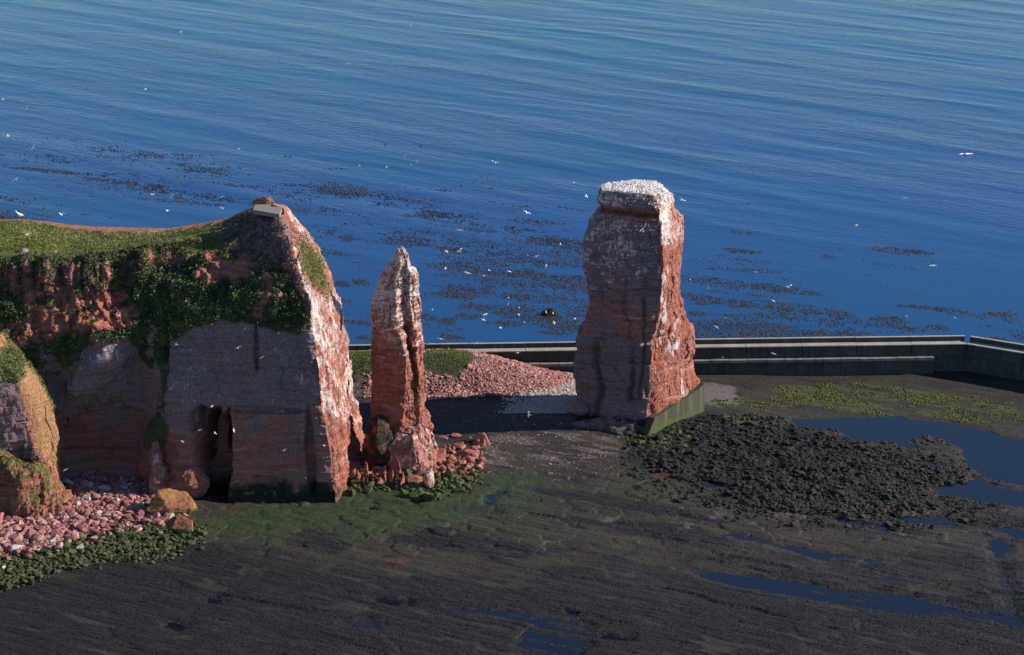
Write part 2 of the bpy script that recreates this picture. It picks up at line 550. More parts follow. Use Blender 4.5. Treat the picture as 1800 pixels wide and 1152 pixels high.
def column(keys, edge_n, zstep, smooth_it, capn=26):
    """keys: list of rows (K points x 3) from base to top; ring + concentric cap. Returns V, Q, nring, nrows"""
    K = len(keys[0])
    A = np.array(keys, float)
    rows = []
    for i in range(len(A) - 1):
        m = max(2, int(abs(A[i + 1][:, 2].mean() - A[i][:, 2].mean()) / zstep))
        rows.append(m)
    B = catmull(A, rows)
    rings = []
    for j in range(K):
        a = B[:, j]; b = B[:, (j + 1) % K]
        for q in range(edge_n[j]):
            rings.append(a + (b - a) * q / edge_n[j])
    Rg = np.array(rings).transpose(1, 0, 2)       # rows, nring, 3
    for _ in range(smooth_it):
        Rg[:, :, :2] = .5 * Rg[:, :, :2] + .25 * (np.roll(Rg[:, :, :2], 1, 1) + np.roll(Rg[:, :, :2], -1, 1))
    nr = Rg.shape[1]
    top = Rg[-1]; cen = top.mean(0)
    cap = []
    for k in range(1, capn + 1):
        s = 1 - k / capn
        cap.append(cen + (top - cen) * max(s, .004))
    cap = np.array(cap)
    allr = np.concatenate([Rg, cap], 0)
    V = allr.reshape(-1, 3)
    return V, grid_faces(nr, allr.shape[0], True), nr, Rg.shape[0], allr.shape[0]


# ------------------------------------------------------------------ SEA
def axis_lines(parts):
    out = []
    for a, b, s in parts:
        n = max(1, int(round((b - a) / s)))
        out += list(np.linspace(a, b, n, endpoint=False))
    out.append(parts[-1][1])
    return np.array(out)


gx_ = axis_lines([(-9000, -1000, 1000), (-1000, -260, 80), (-260, 260, 1.25), (260, 1000, 80), (1000, 9000, 1000)])
gy_ = axis_lines([(-3000, 0, 500), (0, 430, 30), (430, 640, .8), (640, 930, 1.1), (930, 1400, 30), (1400, 12000, 700)])
X, Y = np.meshgrid(gx_, gy_)
x = X.ravel(); y = Y.ravel()
calm = sstep(455, 640, y) * (1 - sstep(930, 1300, y)) * (1 - sstep(250, 500, np.abs(x)))
sw = 0
for wl_, an, am, ph in ((27, 51, .13, 0), (16, 46, .08, 1.3), (9.5, 57, .045, 2.1), (6.2, 49, .025, .7)):
    dx, dy = math.cos(R(an)), math.sin(R(an))
    warp = 1.1 * fbm2(x / 60 + ph, y / 45, 3, .5, 50)
    env = .45 + .9 * np.clip(fbm2(x / 70 + 9 * ph, y / 40, 3, .5, 60 + int(ph * 10)) + .4, 0, 1)
    ph_ = 2 * math.pi * ((x * dx + y * dy) / wl_ + warp * 24 / wl_ * .35) + ph
    s_ = np.sin(ph_)
    sw = sw + am * env * (1 - np.abs(np.sin(ph_ / 2)) * 2 + .2)
zz = sw * calm * 0.65
sea_me = mk_mesh('sea', np.stack([x, y, zz], 1), grid_faces(len(gx_), len(gy_)), True, mats=[M['sea']])
obj('sea', sea_me, kind='structure')
sb = np.array([[-9000, -3000, -4], [9000, -3000, -4], [9000, 12000, -4], [-9000, 12000, -4]], float)
obj('seabed', mk_mesh('seabed', sb, np.array([[0, 1, 2, 3]]), mats=[M['shore']]), kind='structure')

# ------------------------------------------------------------------ FORESHORE
POOLS = [
    [(1385, 735), (1470, 730), (1560, 731), (1680, 742), (1800, 772), (1800, 800), (1700, 788), (1640, 765), (1580, 775), (1500, 772), (1470, 752), (1400, 750)],
    [(1690, 790), (1800, 775), (1900, 790), (1900, 865), (1800, 850), (1740, 838), (1700, 820)],
    [(1635, 852), (1700, 840), (1800, 858), (1900, 880), (1900, 900), (1800, 890), (1720, 882), (1640, 868)],
    [(1540, 897), (1640, 905), (1800, 925), (1900, 935), (1900, 955), (1800, 945), (1690, 932), (1560, 912)],
    [(1735, 940), (1780, 940), (1772, 1000), (1790, 1060), (1810, 1100), (1765, 1098), (1742, 1010)],
    [(1190, 998), (1300, 1005), (1450, 1030), (1600, 1040), (1760, 1066), (1775, 1092), (1690, 1075), (1600, 1078), (1450, 1062), (1330, 1040), (1220, 1015)],
    [(1205, 835), (1290, 853), (1300, 870), (1240, 858)],
    [(585, 1080), (670, 1088), (680, 1104), (600, 1104)],
    [(745, 1060), (850, 1068), (1000, 1072), (1055, 1100), (1045, 1128), (1010, 1160), (900, 1160), (905, 1120), (940, 1095), (860, 1080)],
    [(645, 1045), (760, 1052), (750, 1072), (650, 1055)],
    [(838, 880), (868, 858), (885, 858), (868, 884), (845, 890)],
    [(1530, 975), (1545, 985), (1525, 1002), (1480, 1002), (1500, 990)],
    [(950, 958), (1005, 966), (995, 980), (955, 970)],
    [(640, 880), (655, 880), (658, 898), (645, 898)],
    [(1330, 955), (1400, 962), (1500, 975), (1520, 982), (1400, 972)],
    [(1450, 905), (1520, 915), (1600, 935), (1560, 935), (1480, 918)],
    [(1240, 930), (1300, 935), (1380, 955), (1300, 948)],
    [(1170, 895), (1230, 905), (1300, 925), (1220, 915)],
    [(1370, 960), (1480, 990), (1600, 1012), (1680, 1030), (1580, 1020), (1460, 1000)],
    [(1230, 965), (1330, 985), (1450, 1012), (1380, 1005), (1260, 980)],
    [(1560, 770), (1620, 778), (1640, 790), (1580, 786)],
    [(1285, 778), (1330, 782), (1325, 790), (1290, 788)],
    [(1600, 800), (1660, 812), (1650, 822), (1610, 812)],
    [(350, 1045), (390, 1043), (400, 1060), (360, 1060)],
    [(285, 1088), (340, 1090), (330, 1108), (295, 1106)],
    [(1050, 1110), (1120, 1112), (1110, 1125), (1060, 1125)],
]


def ground(x, y):
    """foreshore height and masks at world x, y"""
    x = np.asarray(x, float); y = np.asarray(y, float)
    p = np.stack([x, y, 0 * x + .3], -1)
    u, v = PX(p)
    wu = 9 * fbm2(x / 2.2, y / 2.2, 3, .55, 200) + 14 * fbm2(x / 7, y / 7, 2, .5, 203)
    wv = 3.5 * fbm2(x / 2.2, y / 2.2, 3, .55, 201) + 4 * fbm2(x / 7, y / 7, 2, .5, 204)
    uu, vv = u + wu, v + wv
    c, s = math.cos(R(-27)), math.sin(R(-27))
    al = x * c + y * s; ac = -x * s + y * c          # along / across the strata
    band = fbm2(al / 26, ac / 3.4, 3, .5, 210)
    ledge = ac / 2.9 + 1.2 * fbm2(al / 30, ac / 12, 2, .5, 211)
    fl = ledge - np.floor(ledge)
    saw = fl * .9 - sstep(.82, 1, fl) * .9
    pool = 0
    for ou, ov in ((0, 0), (9, 2), (-9, -2), (5, -3), (-5, 3)):
        p1 = np.zeros_like(x)
        for pl in POOLS:
            p1 = np.maximum(p1, inpoly(uu + ou, vv + ov, pl))
        pool = pool + p1 / 5
    fin_ = ac / 1.05 + .9 * fbm2(al / 9, ac / 5, 3, .5, 206)
    fsaw = fin_ - np.floor(fin_)
    fsaw = fsaw - sstep(.7, 1, fsaw)
    z = .20 + .14 * band + .18 * saw * sstep(880, 960, v) + .17 * fsaw * sstep(850, 900, v) + .08 * fbm2(x / 1.1, y / 1.1, 4, .6, 212)
    F1, F2, rid = voro(al / 5.5 + .25 * vnoise(x / 2, y / 2, x * 0, 214), ac / 3.2, x * 0, 213)
    slab = (1 - sstep(930, 1010, v)) * sstep(812, 840, v)
    crk = (1 - sstep(.02, .07, F2 - F1)) * slab
    z = z + slab * (.32 * (rid - .5)) - .16 * crk
    H1, H2, hid = voro(al / 24 + .12 * vnoise(x / 5, y / 5, x * 0, 218), ac / 5.0 + .12 * vnoise(x / 4, y / 4, x * 0, 219), x * 0, 221)
    front = sstep(930, 980, v)
    trough = (1 - sstep(.01, .06, H2 - H1)) * front
    z = z + front * (.24 * (hid - .5)) - .07 * trough
    # weed in tussocks
    wd = sstep(925, 1000, v + 22 * fbm2(x / 8, y / 8, 3, .5, 220) - 40 * sstep(350, 700, u) * (1 - sstep(900, 1100, u)) + 45 * sstep(0, 260, 420 - u)) * (1 - sstep(880, 1060, u) * (1 - sstep(1020, 1075, v)) * .45)
    wd = np.maximum(wd, sstep(.02, .30, band) * sstep(845, 900, v) * sstep(680, 900, u) * .95)
    hollow = sstep(.18, .42, fbm2(al / 11, ac / 3.0, 4, .6, 224)) * sstep(940, 990, v)
    wd = wd * (1 - .8 * hollow) * (1 - .25 * trough) * (.74 + .45 * hid); z = z - .14 * hollow
    for e in ((760, 945, 110, 22, 4), (1010, 868, 95, 13, 5), (1130, 890, 110, 13, 8), (560, 950, 70, 24, 10), (850, 890, 50, 12, 8), (1180, 935, 120, 16, 8), (470, 905, 55, 12, 10)):
        wd = np.maximum(wd, sstep(-.1, .35, ell(uu, vv, *e) + .25 * fbm2(x / 2.5, y / 2.5, 3, .5, 222)))
    # black boulder ground
    bl = inpoly(uu, vv, [(1110, 765), (1180, 745), (1290, 730), (1380, 735), (1400, 755), (1480, 775), (1560, 790), (1620, 810), (1690, 830), (1700, 850), (1620, 870), (1660, 895), (1560, 905), (1430, 905), (1330, 890), (1260, 860), (1190, 838), (1130, 800)])
    lump = fbm2(x / 2.0, y / 2.0, 4, .6, 230)
    z = z + bl * (.25 + .75 * lump)
    rise = sstep(0, 1, inpoly(u, v, [(1110, 765), (1300, 730), (1500, 780), (1690, 840), (1560, 890), (1260, 850)]) )
    # green algae
    gr = np.maximum.reduce([.52 * sstep(0, .5, ell(u, v, 880, 905, 300, 75, 4)), .85 * sstep(-.1, .4, ell(u, v, 640, 900, 330, 62, -6)), .8 * sstep(-.1, .4, ell(u, v, 830, 860, 150, 30, -8)),
                            .45 * sstep(0, .4, ell(u, v, 1090, 862, 170, 30, 4)), .5 * sstep(0, .5, ell(u, v, 20, 1120, 80, 40)), .5 * sstep(0, .4, ell(u, v, 330, 1000, 120, 22))])
    gr = gr * (.55 + .5 * rid) - .55 * np.clip(fbm2(x / 5, y / 3, 4, .6, 216) + .05, 0, 1)
    gr = gr + .14 * (gr > .1) - .2 * sstep(0, .5, ell(u, v, 1000, 930, 200, 60))
    lm = (.55 + .8 * fbm2(al / 7, ac / 2.2, 3, .55, 226)) * np.maximum.reduce([.9 * sstep(0, .4, ell(u, v, 1580, 708, 290, 36, 6)), .6 * sstep(0, .4, ell(u, v, 1640, 765, 130, 22, 8)), .5 * sstep(0, .5, ell(u, v, 1330, 712, 120, 25)),
                            .35 * sstep(0, .5, ell(u, v, 1040, 955, 150, 40, 5)), .42 * sstep(0, .5, ell(u, v, 1000, 935, 80, 14)), .4 * sstep(0, .5, ell(u, v, 400, 965, 160, 25))])
    wd = np.maximum(wd * (1 - .75 * np.clip(gr, 0, 1) * (v < 955)), bl)
    rd = np.zeros_like(x); rn_ = .35 * fbm2(x / 1.6, y / 1.2, 3, .6, 227)
    for e in ((1165, 833, 45, 14, 5), (1180, 903, 30, 10, 5), (1165, 940, 22, 9, 0), (1180, 1000, 18, 7, 0), (700, 985, 40, 9, 0), (430, 895, 70, 12, 0)):
        rd = np.maximum(rd, .75 * sstep(.05, .7, ell(u, v, *e) + rn_))
    gv = np.maximum(sstep(0, .45, ell(u, v, 960, 790, 200, 42, -4)) * sstep(-.15, .25, fbm2(al / 6, ac / 1.6, 3, .55, 217)), .55 * crk)
    sd = .8 * sstep(0, .35, ell(uu, vv, 1256, 697, 58, 25, 8) + .2 * lump)
    z = z + sstep(0, .3, ell(u, v, 1262, 697, 60, 26, 8)) * .15
    # beach under the cliff
    bch = sstep(0, .5, np.minimum((400 - u) / 200, (1010 + (u < 0) * 20 - 45 * sstep(100, 400, u) - v) / 110))
    z = z + bch * .8 + .5 * sstep(905, 868, v) * sstep(330, 270, u)
    # ground behind: climbs to the scree mound before the breakwater
    z = z + 1.2 * sstep(812, 735, v) * (1 - sstep(1000, 1110, u))
    z = z + .5 * sstep(780, 720, v) * sstep(1050, 1200, u) * (1 - sstep(1300, 1420, u))
    mx, my = (x + 13) / 26.0, (y - 419.0) / 11.5
    mt = np.where(x < -13, np.clip(-(x + 13) / 60, 0, .35) - (x + 13) * 0, 0)
    rr = np.sqrt(np.where(x < -13, (mx * .25) ** 2, mx ** 2) + my ** 2)
    mound = 5.6 * sstep(1.12, .05, rr + .05 * fbm2(x / 3, y / 3, 3, .5, 240))
    z = z + mound
    mk = sstep(.15, .6, mound)
    gv = np.maximum(gv * (1 - mk), .0)
    scree = mk
    strk = fbm2(al / 10, ac / .95, 3, .55, 231)
    zp = z - .36 * pool + .05 * np.maximum(lump, 0) + .34 * np.clip(strk - .02, 0, 1) * (v > 860)
    z = np.where(pool > .05, zp, np.maximum(z, .03 + .05 * lump))
    pool = ((pool > .1) & (z < .02)).astype(float)
    out = np.maximum.reduce([sstep(-120, -150, x), sstep(135, 150, x), sstep(285, 262, y), sstep(436, 446, y)])
    z = z * (1 - out) - 3.0 * out
    return z, dict(u=u, v=v, wd=wd * (1 - pool) * (1 - mk), gr=gr * (1 - mk), lm=lm, rd=rd, gv=gv, sd=sd, scree=scree, bl=bl * (1 - pool), bch=bch, pool=pool, lump=lump)


gx_ = axis_lines([(-165, -110, 3), (-110, -84, .8), (-84, 112, .27), (112, 135, .8), (135, 165, 3)])
gy_ = axis_lines([(245, 286, 3), (286, 292, .8), (292, 425, .36), (425, 450, 1)])
X, Y = np.meshgrid(gx_, gy_)
gz, gm = ground(X.ravel(), Y.ravel())
nsc = fbm2(X.ravel() / 1.5, Y.ravel() / 1.5, 3, .5, 260)
sm = gm['scree']


def mound_grass(u, v, x, y):
    n = .35 * fbm2(x / 2.2, y / 2.2, 3, .6, 302)
    return np.maximum(sstep(-.1, .35, ell(u, v, 782, 683, 52, 15) + n), sstep(-.1, .35, ell(u, v, 612, 684, 58, 17) + n))


mgrass = mound_grass(gm['u'], gm['v'], X.ravel(), Y.ravel()) * sm
rdm = np.maximum(gm['rd'], 0)
V = np.stack([X.ravel(), Y.ravel(), gz], 1)
fs_me = mk_mesh('foreshore', V, grid_faces(len(gx_), len(gy_)), True,
                dict(m1=np.stack([gm['wd'], np.maximum(gm['gr'], .8 * mgrass), gm['lm']], 1), m2=np.stack([rdm, np.maximum(gm['gv'], sm), gm['sd']], 1)), [M['shore']])
obj('foreshore', fs_me, kind='structure')

# stones: angular prototypes
def ico(sub=1):
    t = (1 + 5 ** .5) / 2
    v = [(-1, t, 0), (1, t, 0), (-1, -t, 0), (1, -t, 0), (0, -1, t), (0, 1, t), (0, -1, -t), (0, 1, -t), (t, 0, -1), (t, 0, 1), (-t, 0, -1), (-t, 0, 1)]
    f = [(0, 11, 5), (0, 5, 1), (0, 1, 7), (0, 7, 10), (0, 10, 11), (1, 5, 9), (5, 11, 4), (11, 10, 2), (10, 7, 6), (7, 1, 8), (3, 9, 4), (3, 4, 2), (3, 2, 6), (3, 6, 8), (3, 8, 9), (4, 9, 5), (2, 4, 11), (6, 2, 10), (8, 6, 7), (9, 8, 1)]
    v = [np.array(q, float) / np.linalg.norm(q) for q in v]
    for _ in range(sub):
        nf = []; mid = {}
        def m(a, b):
            k = (min(a, b), max(a, b))
            if k not in mid:
                q = v[a] + v[b]; v.append(q / np.linalg.norm(q)); mid[k] = len(v) - 1
            return mid[k]
        for a, b, c in f:
            ab, bc, ca = m(a, b), m(b, c), m(c, a)
            nf += [(a, ab, ca), (b, bc, ab), (c, ca, bc), (ab, bc, ca)]
        f = nf
    return np.array(v), np.array(f)


def stone_proto(sub, seed, flat=.6, cuts=7):
    r = np.random.default_rng(seed)
    v, f = ico(sub)
    v = v * 1.25
    for _ in range(cuts):
        n = r.normal(size=3); n /= np.linalg.norm(n)
        h = r.uniform(.5, .85)
        d = v @ n
        v = v - np.outer(np.clip(d - h, 0, None), n)
    v = v + r.normal(size=v.shape) * .03
    v = v * np.array([1, r.uniform(.6, .95), flat * r.uniform(.8, 1.2)])
    return v, f


ST = [stone_proto(1, 100 + k) for k in range(8)]
ST0 = [stone_proto(0, 200 + k) for k in range(8)]
ST2 = [stone_proto(2, 300 + k, .75, 10) for k in range(5)]


def scatter(name, protos, pts, sizes, mat, flat=(1, 1), parent=None, rot_tilt=.4, tints=None, **kw):
    pts = np.asarray(pts); n = len(pts)
    if n == 0:
        return
    pk = rng.integers(0, len(protos), n)
    Vs, Fs, Ts = [], [], []; off = 0
    for k, (pv, pf) in enumerate(protos):
        m = np.where(pk == k)[0]
        if not len(m):
            continue
        a = rng.uniform(0, 2 * math.pi, len(m)); b = rng.normal(size=len(m)) * rot_tilt
        ca, sa, cb, sb_ = np.cos(a), np.sin(a), np.cos(b), np.sin(b)
        q = pv[None] * sizes[m][:, None, None] * np.array([1, 1, 1])
        x1 = q[..., 0] * cb[:, None] + q[..., 2] * sb_[:, None]
        z1 = (-q[..., 0] * sb_[:, None] + q[..., 2] * cb[:, None]) * rng.uniform(flat[0], flat[1], len(m))[:, None]
        x2 = x1 * ca[:, None] - q[..., 1] * sa[:, None]
        y2 = x1 * sa[:, None] + q[..., 1] * ca[:, None]
        w = np.stack([x2, y2, z1], -1) + pts[m][:, None, :]
        Vs.append(w.reshape(-1, 3))
        Fs.append((pf[None] + (np.arange(len(m)) * len(pv))[:, None, None] + off).reshape(-1, pf.shape[1]))
        tt = rng.uniform(0, 1, len(m)) if tints is None else tints[m]
        Ts.append(np.repeat(tt, len(pv)))
        off += len(m) * len(pv)
    me = mk_mesh(name, np.concatenate(Vs), np.concatenate(Fs), False, dict(tint=np.concatenate(Ts)), [mat])
    return obj(name, me, parent, **kw)


def sample_px(n, u0, u1, v0, v1):
    u = rng.uniform(u0, u1, n); v = rng.uniform(v0, v1, n)
    q = G(u, v, .4)
    return q[:, 0], q[:, 1]


# black weed-covered boulders in the basin
x, y = sample_px(60000, 1090, 1760, 700, 930)
z, m = ground(x, y)
k = (m['bl'] > .5) & (rng.uniform(size=len(x)) < .40 * sstep(-.35, .05, fbm2(x / 4, y / 3, 3, .5, 273)) + .06)
k |= (m['pool'] < .5) & (m['v'] > 735) & (rng.uniform(size=len(x)) < .16 * sstep(-.3, .15, ell(m['u'], m['v'], 1420, 825, 320, 95, 8) + .3 * fbm2(x / 4, y / 2.5, 3, .55, 274)))
x, y, z, uu = x[k], y[k], z[k], m['u'][k]
sz = rng.gamma(1.6, .13, len(x)) + .08
brn = rng.uniform(size=len(x)) < sstep(1350, 1700, uu + 3 * (m['v'][k] - 820)) * .8
P3 = np.stack([x, y, z + sz * .1], 1)
grn = ~brn & (rng.uniform(size=len(x)) < .55 * sstep(0, .6, np.maximum(ell(uu, m['v'][k], 1150, 765, 90, 40), ell(uu, m['v'][k], 1320, 735, 110, 26))))
scatter('green_boulder_field', ST0, P3[grn], sz[grn], M['stone_green'], (.7, 1.1), kind='stuff')
brn = brn | grn
scatter('weedy_boulder_field', ST0, P3[~brn], sz[~brn], M['stone_black'], (.6, 1.1), kind='stuff')
brn = brn & ~grn
scatter('brown_boulder_field', ST0, P3[brn], sz[brn] * .85, M['stone_brown'], (.7, 1.1), kind='stuff')

# weed tussocks over the platform
x, y = sample_px(230000, -40, 1840, 845, 1165)
z, m = ground(x, y)
stp = fbm2((x * math.cos(R(-27)) + y * math.sin(R(-27))) / 3.0, (-x * math.sin(R(-27)) + y * math.cos(R(-27))) / .8, 3, .5, 270)
k = (m['wd'] + .6 * stp > .60) & (m['bl'] < .5) & (m['pool'] < .5) & (m['bch'] < .1) & (rng.uniform(size=len(x)) < .75)
x, y, z = x[k], y[k], z[k]
sz = rng.uniform(.06, .17, len(x))
ot = (np.array([[1, 0, 0], [-.5, .8, 0], [-.5, -.8, 0], [0, 0, .8]]), np.array([[0, 1, 3], [1, 2, 3], [2, 0, 3]]))
ot2 = (np.array([[1.3, .1, 0], [-.9, .5, 0], [-.3, -.7, 0], [.3, .2, .6]]), np.array([[0, 1, 3], [1, 2, 3], [2, 0, 3]]))
scatter('bladder_wrack', [ot, ot2], np.stack([x, y, z - .02], 1), sz, M['weed'], (.5, 1.0), rot_tilt=.15, tints=np.clip(rng.normal(.35, .15, len(x)) + .75 * stp[k] - .15, 0, 1), kind='stuff')

# lime-green weed mats in the basin
x, y = sample_px(60000, 1230, 1840, 672, 800)
z, m = ground(x, y)
nn = fbm2(x / 3.5, y / 2.0, 3, .5, 275)
k = (m['lm'] + 1.2 * nn > .62) & (m['pool'] < .5) & (m['u'] > 1180)
sz = rng.uniform(.12, .35, k.sum())
scatter('lime_green_weed', [ot, ot2], np.stack([x[k], y[k], z[k]], 1), sz, M['limeweed'], (.5, 1.0), rot_tilt=.15, kind='stuff')

# scree on the mound, shingle below it
x, y = sample_px(90000, 600, 1090, 640, 850)
z, m = ground(x, y)
mg = mound_grass(m['u'], m['v'], x, y)
k = (m['scree'] > .4) & (mg < .35) & (m['u'] > 640)
k &= rng.uniform(size=len(x)) < .8
zz3 = np.stack([x[k], y[k], z[k]], 1)
scatter('scree', ST0, zz3, rng.gamma(2.2, .065, k.sum()) + .07, M['stone_scree'], (.8, 1.2), kind='stuff')
k = (m['scree'] < .4) & (rng.uniform(size=len(x)) < .035 + .10 * sstep(.0, .4, fbm2(x / 5, y / 2.2, 3, .5, 280))) & (m['pool'] < .5) & (m['v'] < 835)
scatter('shingle', ST0, np.stack([x[k], y[k], z[k]], 1), rng.gamma(2.2, .035, k.sum()) + .05, M['stone_shingle'], kind='stuff')
x, y = sample_px(46000, 780, 1090, 650, 735)
z, m = ground(x, y)
k = (rng.uniform(size=len(x)) < .8 * sstep(900, 985, m['u'] + 1.2 * (m['v'] - 700) + 30 * fbm2(x / 3, y / 3, 3, .5, 283)) * sstep(.95, .4, m['scree']))
scatter('pale_shingle_bank', ST0, np.stack([x[k], y[k], z[k]], 1), rng.gamma(3, .05, k.sum()) + .08, M['stone_pale'], kind='stuff')

# ------------------------------------------------------------------ BREAKWATER
def prism(path, prof, name, mat, parent=None, **kw):
    """sweep a closed profile (offset toward the sea, z) along a ground path"""
    path = np.array(path, float); n = len(path)
    rows = []
    for i in range(n):
        d0 = path[i] - path[i - 1] if i > 0 else path[1] - path[0]
        d1 = path[i + 1] - path[i] if i < n - 1 else d0
        d0 = d0 / np.linalg.norm(d0); d1 = d1 / np.linalg.norm(d1)
        d = d0 + d1; d /= np.linalg.norm(d)
        nrm = np.array([-d[1], d[0]]) / max(.3, float(d @ d0))
        rows.append([[path[i][0] + nrm[0] * o, path[i][1] + nrm[1] * o, z] for o, z in prof])
    A = np.array(rows); K = len(prof)
    V = A.reshape(-1, 3)
    Q = grid_faces(K, n, True)
    caps = [np.array([list(range(K))[::-1]]), np.array([[(n - 1) * K + k for k in range(K)]])]
    return obj(name, mk_mesh(name, V, [Q] + caps, False, mats=[mat]), parent, **kw)


WZ = 7.0
wa = G(560, 612.5, WZ); wb_ = G(1015, 606, WZ); wc = G(1215, 601.5, WZ); wd_ = G(1700, 595, WZ); we = G(1800, 611, WZ); wf = G(2150, 672, WZ)
wall_pts = [q[:2] for q in (wa, wb_, wc, wd_, we, wf)]
brk = empty('breakwater', (wb_[0], wb_[1], 0), 'long dark concrete breakwater wall running behind both rock stacks, with a kink at right', 'breakwater')
off = np.array([wb_[0], wb_[1]])
L_pts = [q - off for q in wall_pts]
# split each leg into panels of about 11 m, with recessed joints
def seg_iter(pts, step):
    for i in range(len(pts) - 1):
        a, b = pts[i], pts[i + 1]
        n = max(1, int(round(np.linalg.norm(b - a) / step)))
        for k in range(n):
            yield a + (b - a) * k / n, a + (b - a) * (k + 1) / n


core = [(.35, -3), (.35, 5.7), (2.2, 5.7), (2.2, -3)]
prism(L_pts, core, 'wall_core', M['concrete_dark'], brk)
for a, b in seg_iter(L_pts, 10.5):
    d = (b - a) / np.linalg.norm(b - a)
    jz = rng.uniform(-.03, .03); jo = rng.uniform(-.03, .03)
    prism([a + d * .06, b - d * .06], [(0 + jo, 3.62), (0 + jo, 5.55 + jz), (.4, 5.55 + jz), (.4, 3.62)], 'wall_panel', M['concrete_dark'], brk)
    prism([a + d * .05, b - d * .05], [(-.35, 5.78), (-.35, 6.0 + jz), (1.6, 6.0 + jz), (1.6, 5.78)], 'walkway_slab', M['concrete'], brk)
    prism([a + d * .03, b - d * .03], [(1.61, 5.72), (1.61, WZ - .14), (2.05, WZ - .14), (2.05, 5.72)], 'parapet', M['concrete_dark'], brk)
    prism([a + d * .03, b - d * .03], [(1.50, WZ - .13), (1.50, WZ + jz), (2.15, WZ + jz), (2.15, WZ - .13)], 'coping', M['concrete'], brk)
low_pts = L_pts[:3] + [L_pts[2] + (L_pts[3] - L_pts[2]) * .88]
for a, b in seg_iter(low_pts, 3.55):
    d = (b - a) / np.linalg.norm(b - a)
    jz = rng.uniform(-.03, .03)
    prism([a + d * .05, b - d * .05], [(-1.35, 3.05), (-1.35, 3.58 + jz), (-.02, 3.58 + jz), (-.02, 3.05)], 'ledge_slab', M['concrete_mid'], brk)
prism(low_pts, [(-1.0, -3), (-1.0, 3.0), (.30, 3.0), (.30, -3)], 'lower_wall', M['concrete_dark'], brk)

# ------------------------------------------------------------------ TALL SEA STACK
def zat(v, Y):
    return float(P(900, v, Y)[2])


S_ROWS = [  # v, left, corner, right, back depth
    (790, 1008, 1136, 1226, 412), (762, 1012, 1136, 1226, 412), (745, 1012, 1136, 1228, 411), (720, 1012, 1138, 1226, 410), (700, 1012, 1140, 1222, 409),
    (672, 1013, 1143, 1217, 409), (650, 1014, 1144, 1218, 409), (620, 1020, 1144, 1218, 409), (600, 1030, 1145, 1212, 408), (575, 1038, 1156, 1202, 408),
    (550, 1042, 1160, 1196, 407), (507, 1040, 1163, 1198, 407), (480, 1037, 1163, 1199, 407), (455, 1036, 1162, 1201, 407), (430, 1036, 1161, 1203, 407), (408, 1041, 1160, 1202, 406),
    (392, 1050, 1160, 1194, 406), (384, 1054, 1158, 1189, 405), (372, 1055, 1158, 1187, 405), (358, 1056, 1157, 1187, 403.5), (348, 1059, 1154, 1182, 402), (344, 1063, 1148, 1176, 401)]
keys = []
for v, l, c_, r_, yb in S_ROWS:
    z = zat(v, 392)
    dr = 403 if v > 660 else 402
    def at(px, Yd):
        return [(px - 900) / F * (Yd * cp - (z - CAMH) * sp), Yd, z]
    keys.append([at(l, 396), at((l * .55 + c_ * .45), 393.4), at(c_, 392), at((c_ + r_) / 2 + 2, 396.5), at(r_, dr - (0 if v > 400 else 1)), at(r_ - 8, yb), at((l + r_) / 2, yb + 1.5), at(l + 10, yb - 1), at(l - 1, 400)])
Vs, Qs, nr, nrow, ntot = column(keys, [34, 52, 40, 44, 26, 16, 16, 20, 18], .15, 2)
tz = zat(343, 392)
wR = sstep(0, 1, (Vs[:, 0] - P(1150, 343, 398)[0]) / 3.2)
Vs[:, 2] -= 2.0 * wR * sstep(tz - 8, tz, Vs[:, 2])
N0 = vnormals(Vs, Qs)
if (N0[:nr * nrow, 1] * (Vs[:nr * nrow, 1] - 400)).mean() < 0:
    N0 = -N0; Qs = Qs[:, ::-1]
us, vs_ = PX(Vs)
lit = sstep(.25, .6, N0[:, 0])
d, mm = rock_disp(Vs, (-.10, -.02), 1.0, 10, (2.6, 2.6, 2.0))
d2, mm2 = rock_disp(Vs, (-.45, -.30), 1.0, 20, (1.9, 1.9, 2.2), .6)
d = d * .95 * (1 - lit) + d2 * .70 * lit
# notch below the cap, ledge of the guillemots
hh_ = Vs[:, 2]
znotch = zat(380, 392)
notch = np.exp(-((hh_ - znotch) / .9) ** 2)
d = d * (1 - .6 * notch) - .42 * notch * (1 - lit * .6)
zw = zat(604, 392)
d = d + (.55 * sstep(zw + .15, zw - .15, hh_) * sstep(zat(640, 392), zw, hh_)) * (1 - lit)
# vertical clefts of the shaded face
for cu, w_, dep, z0, z1 in ((1050, 5, 1.3, 765, 600), (1115, 5, 1.3, 712, 640), (1100, 3, .45, 600, 480), (1128, 3, .7, 707, 520)):
    wob = 12 * fbm(Vs[:, 2] / 4, Vs[:, 2] * 0, Vs[:, 2] * 0, 3, .5, 33 + cu)
    d -= dep * np.exp(-((us - cu - wob) / w_) ** 2) * (1 - lit) * sstep(z1 - 15, z1 + 20, vs_) * sstep(z0 + 8, z0 - 12, vs_)
capm = sstep(.5, .9, N0[:, 2])
d = d * (1 - .8 * capm) - 1.0 * lit * sstep(4.6, 3.2, Vs[:, 2]) * sstep(1160, 1180, us)
base_fade = sstep(-3, 0, hh_)
Vd = Vs + N0 * (d * base_fade)[:, None]
N1 = vnormals(Vd, Qs)
gn = fbm(Vs[:, 0] / 2.2, Vs[:, 1] / 2.2, Vs[:, 2] / 3.5, 4, .6, 44)
hi = sstep(zat(560, 392), zat(470, 392), hh_)
gu = (.27 * hi + .02 * sstep(zat(400, 392), zat(340, 392), hh_) + .25 * np.clip(N1[:, 2], 0, 1) + .24 * gn + .26 * (mm['rid'] - .3) * hi - .25 * notch)
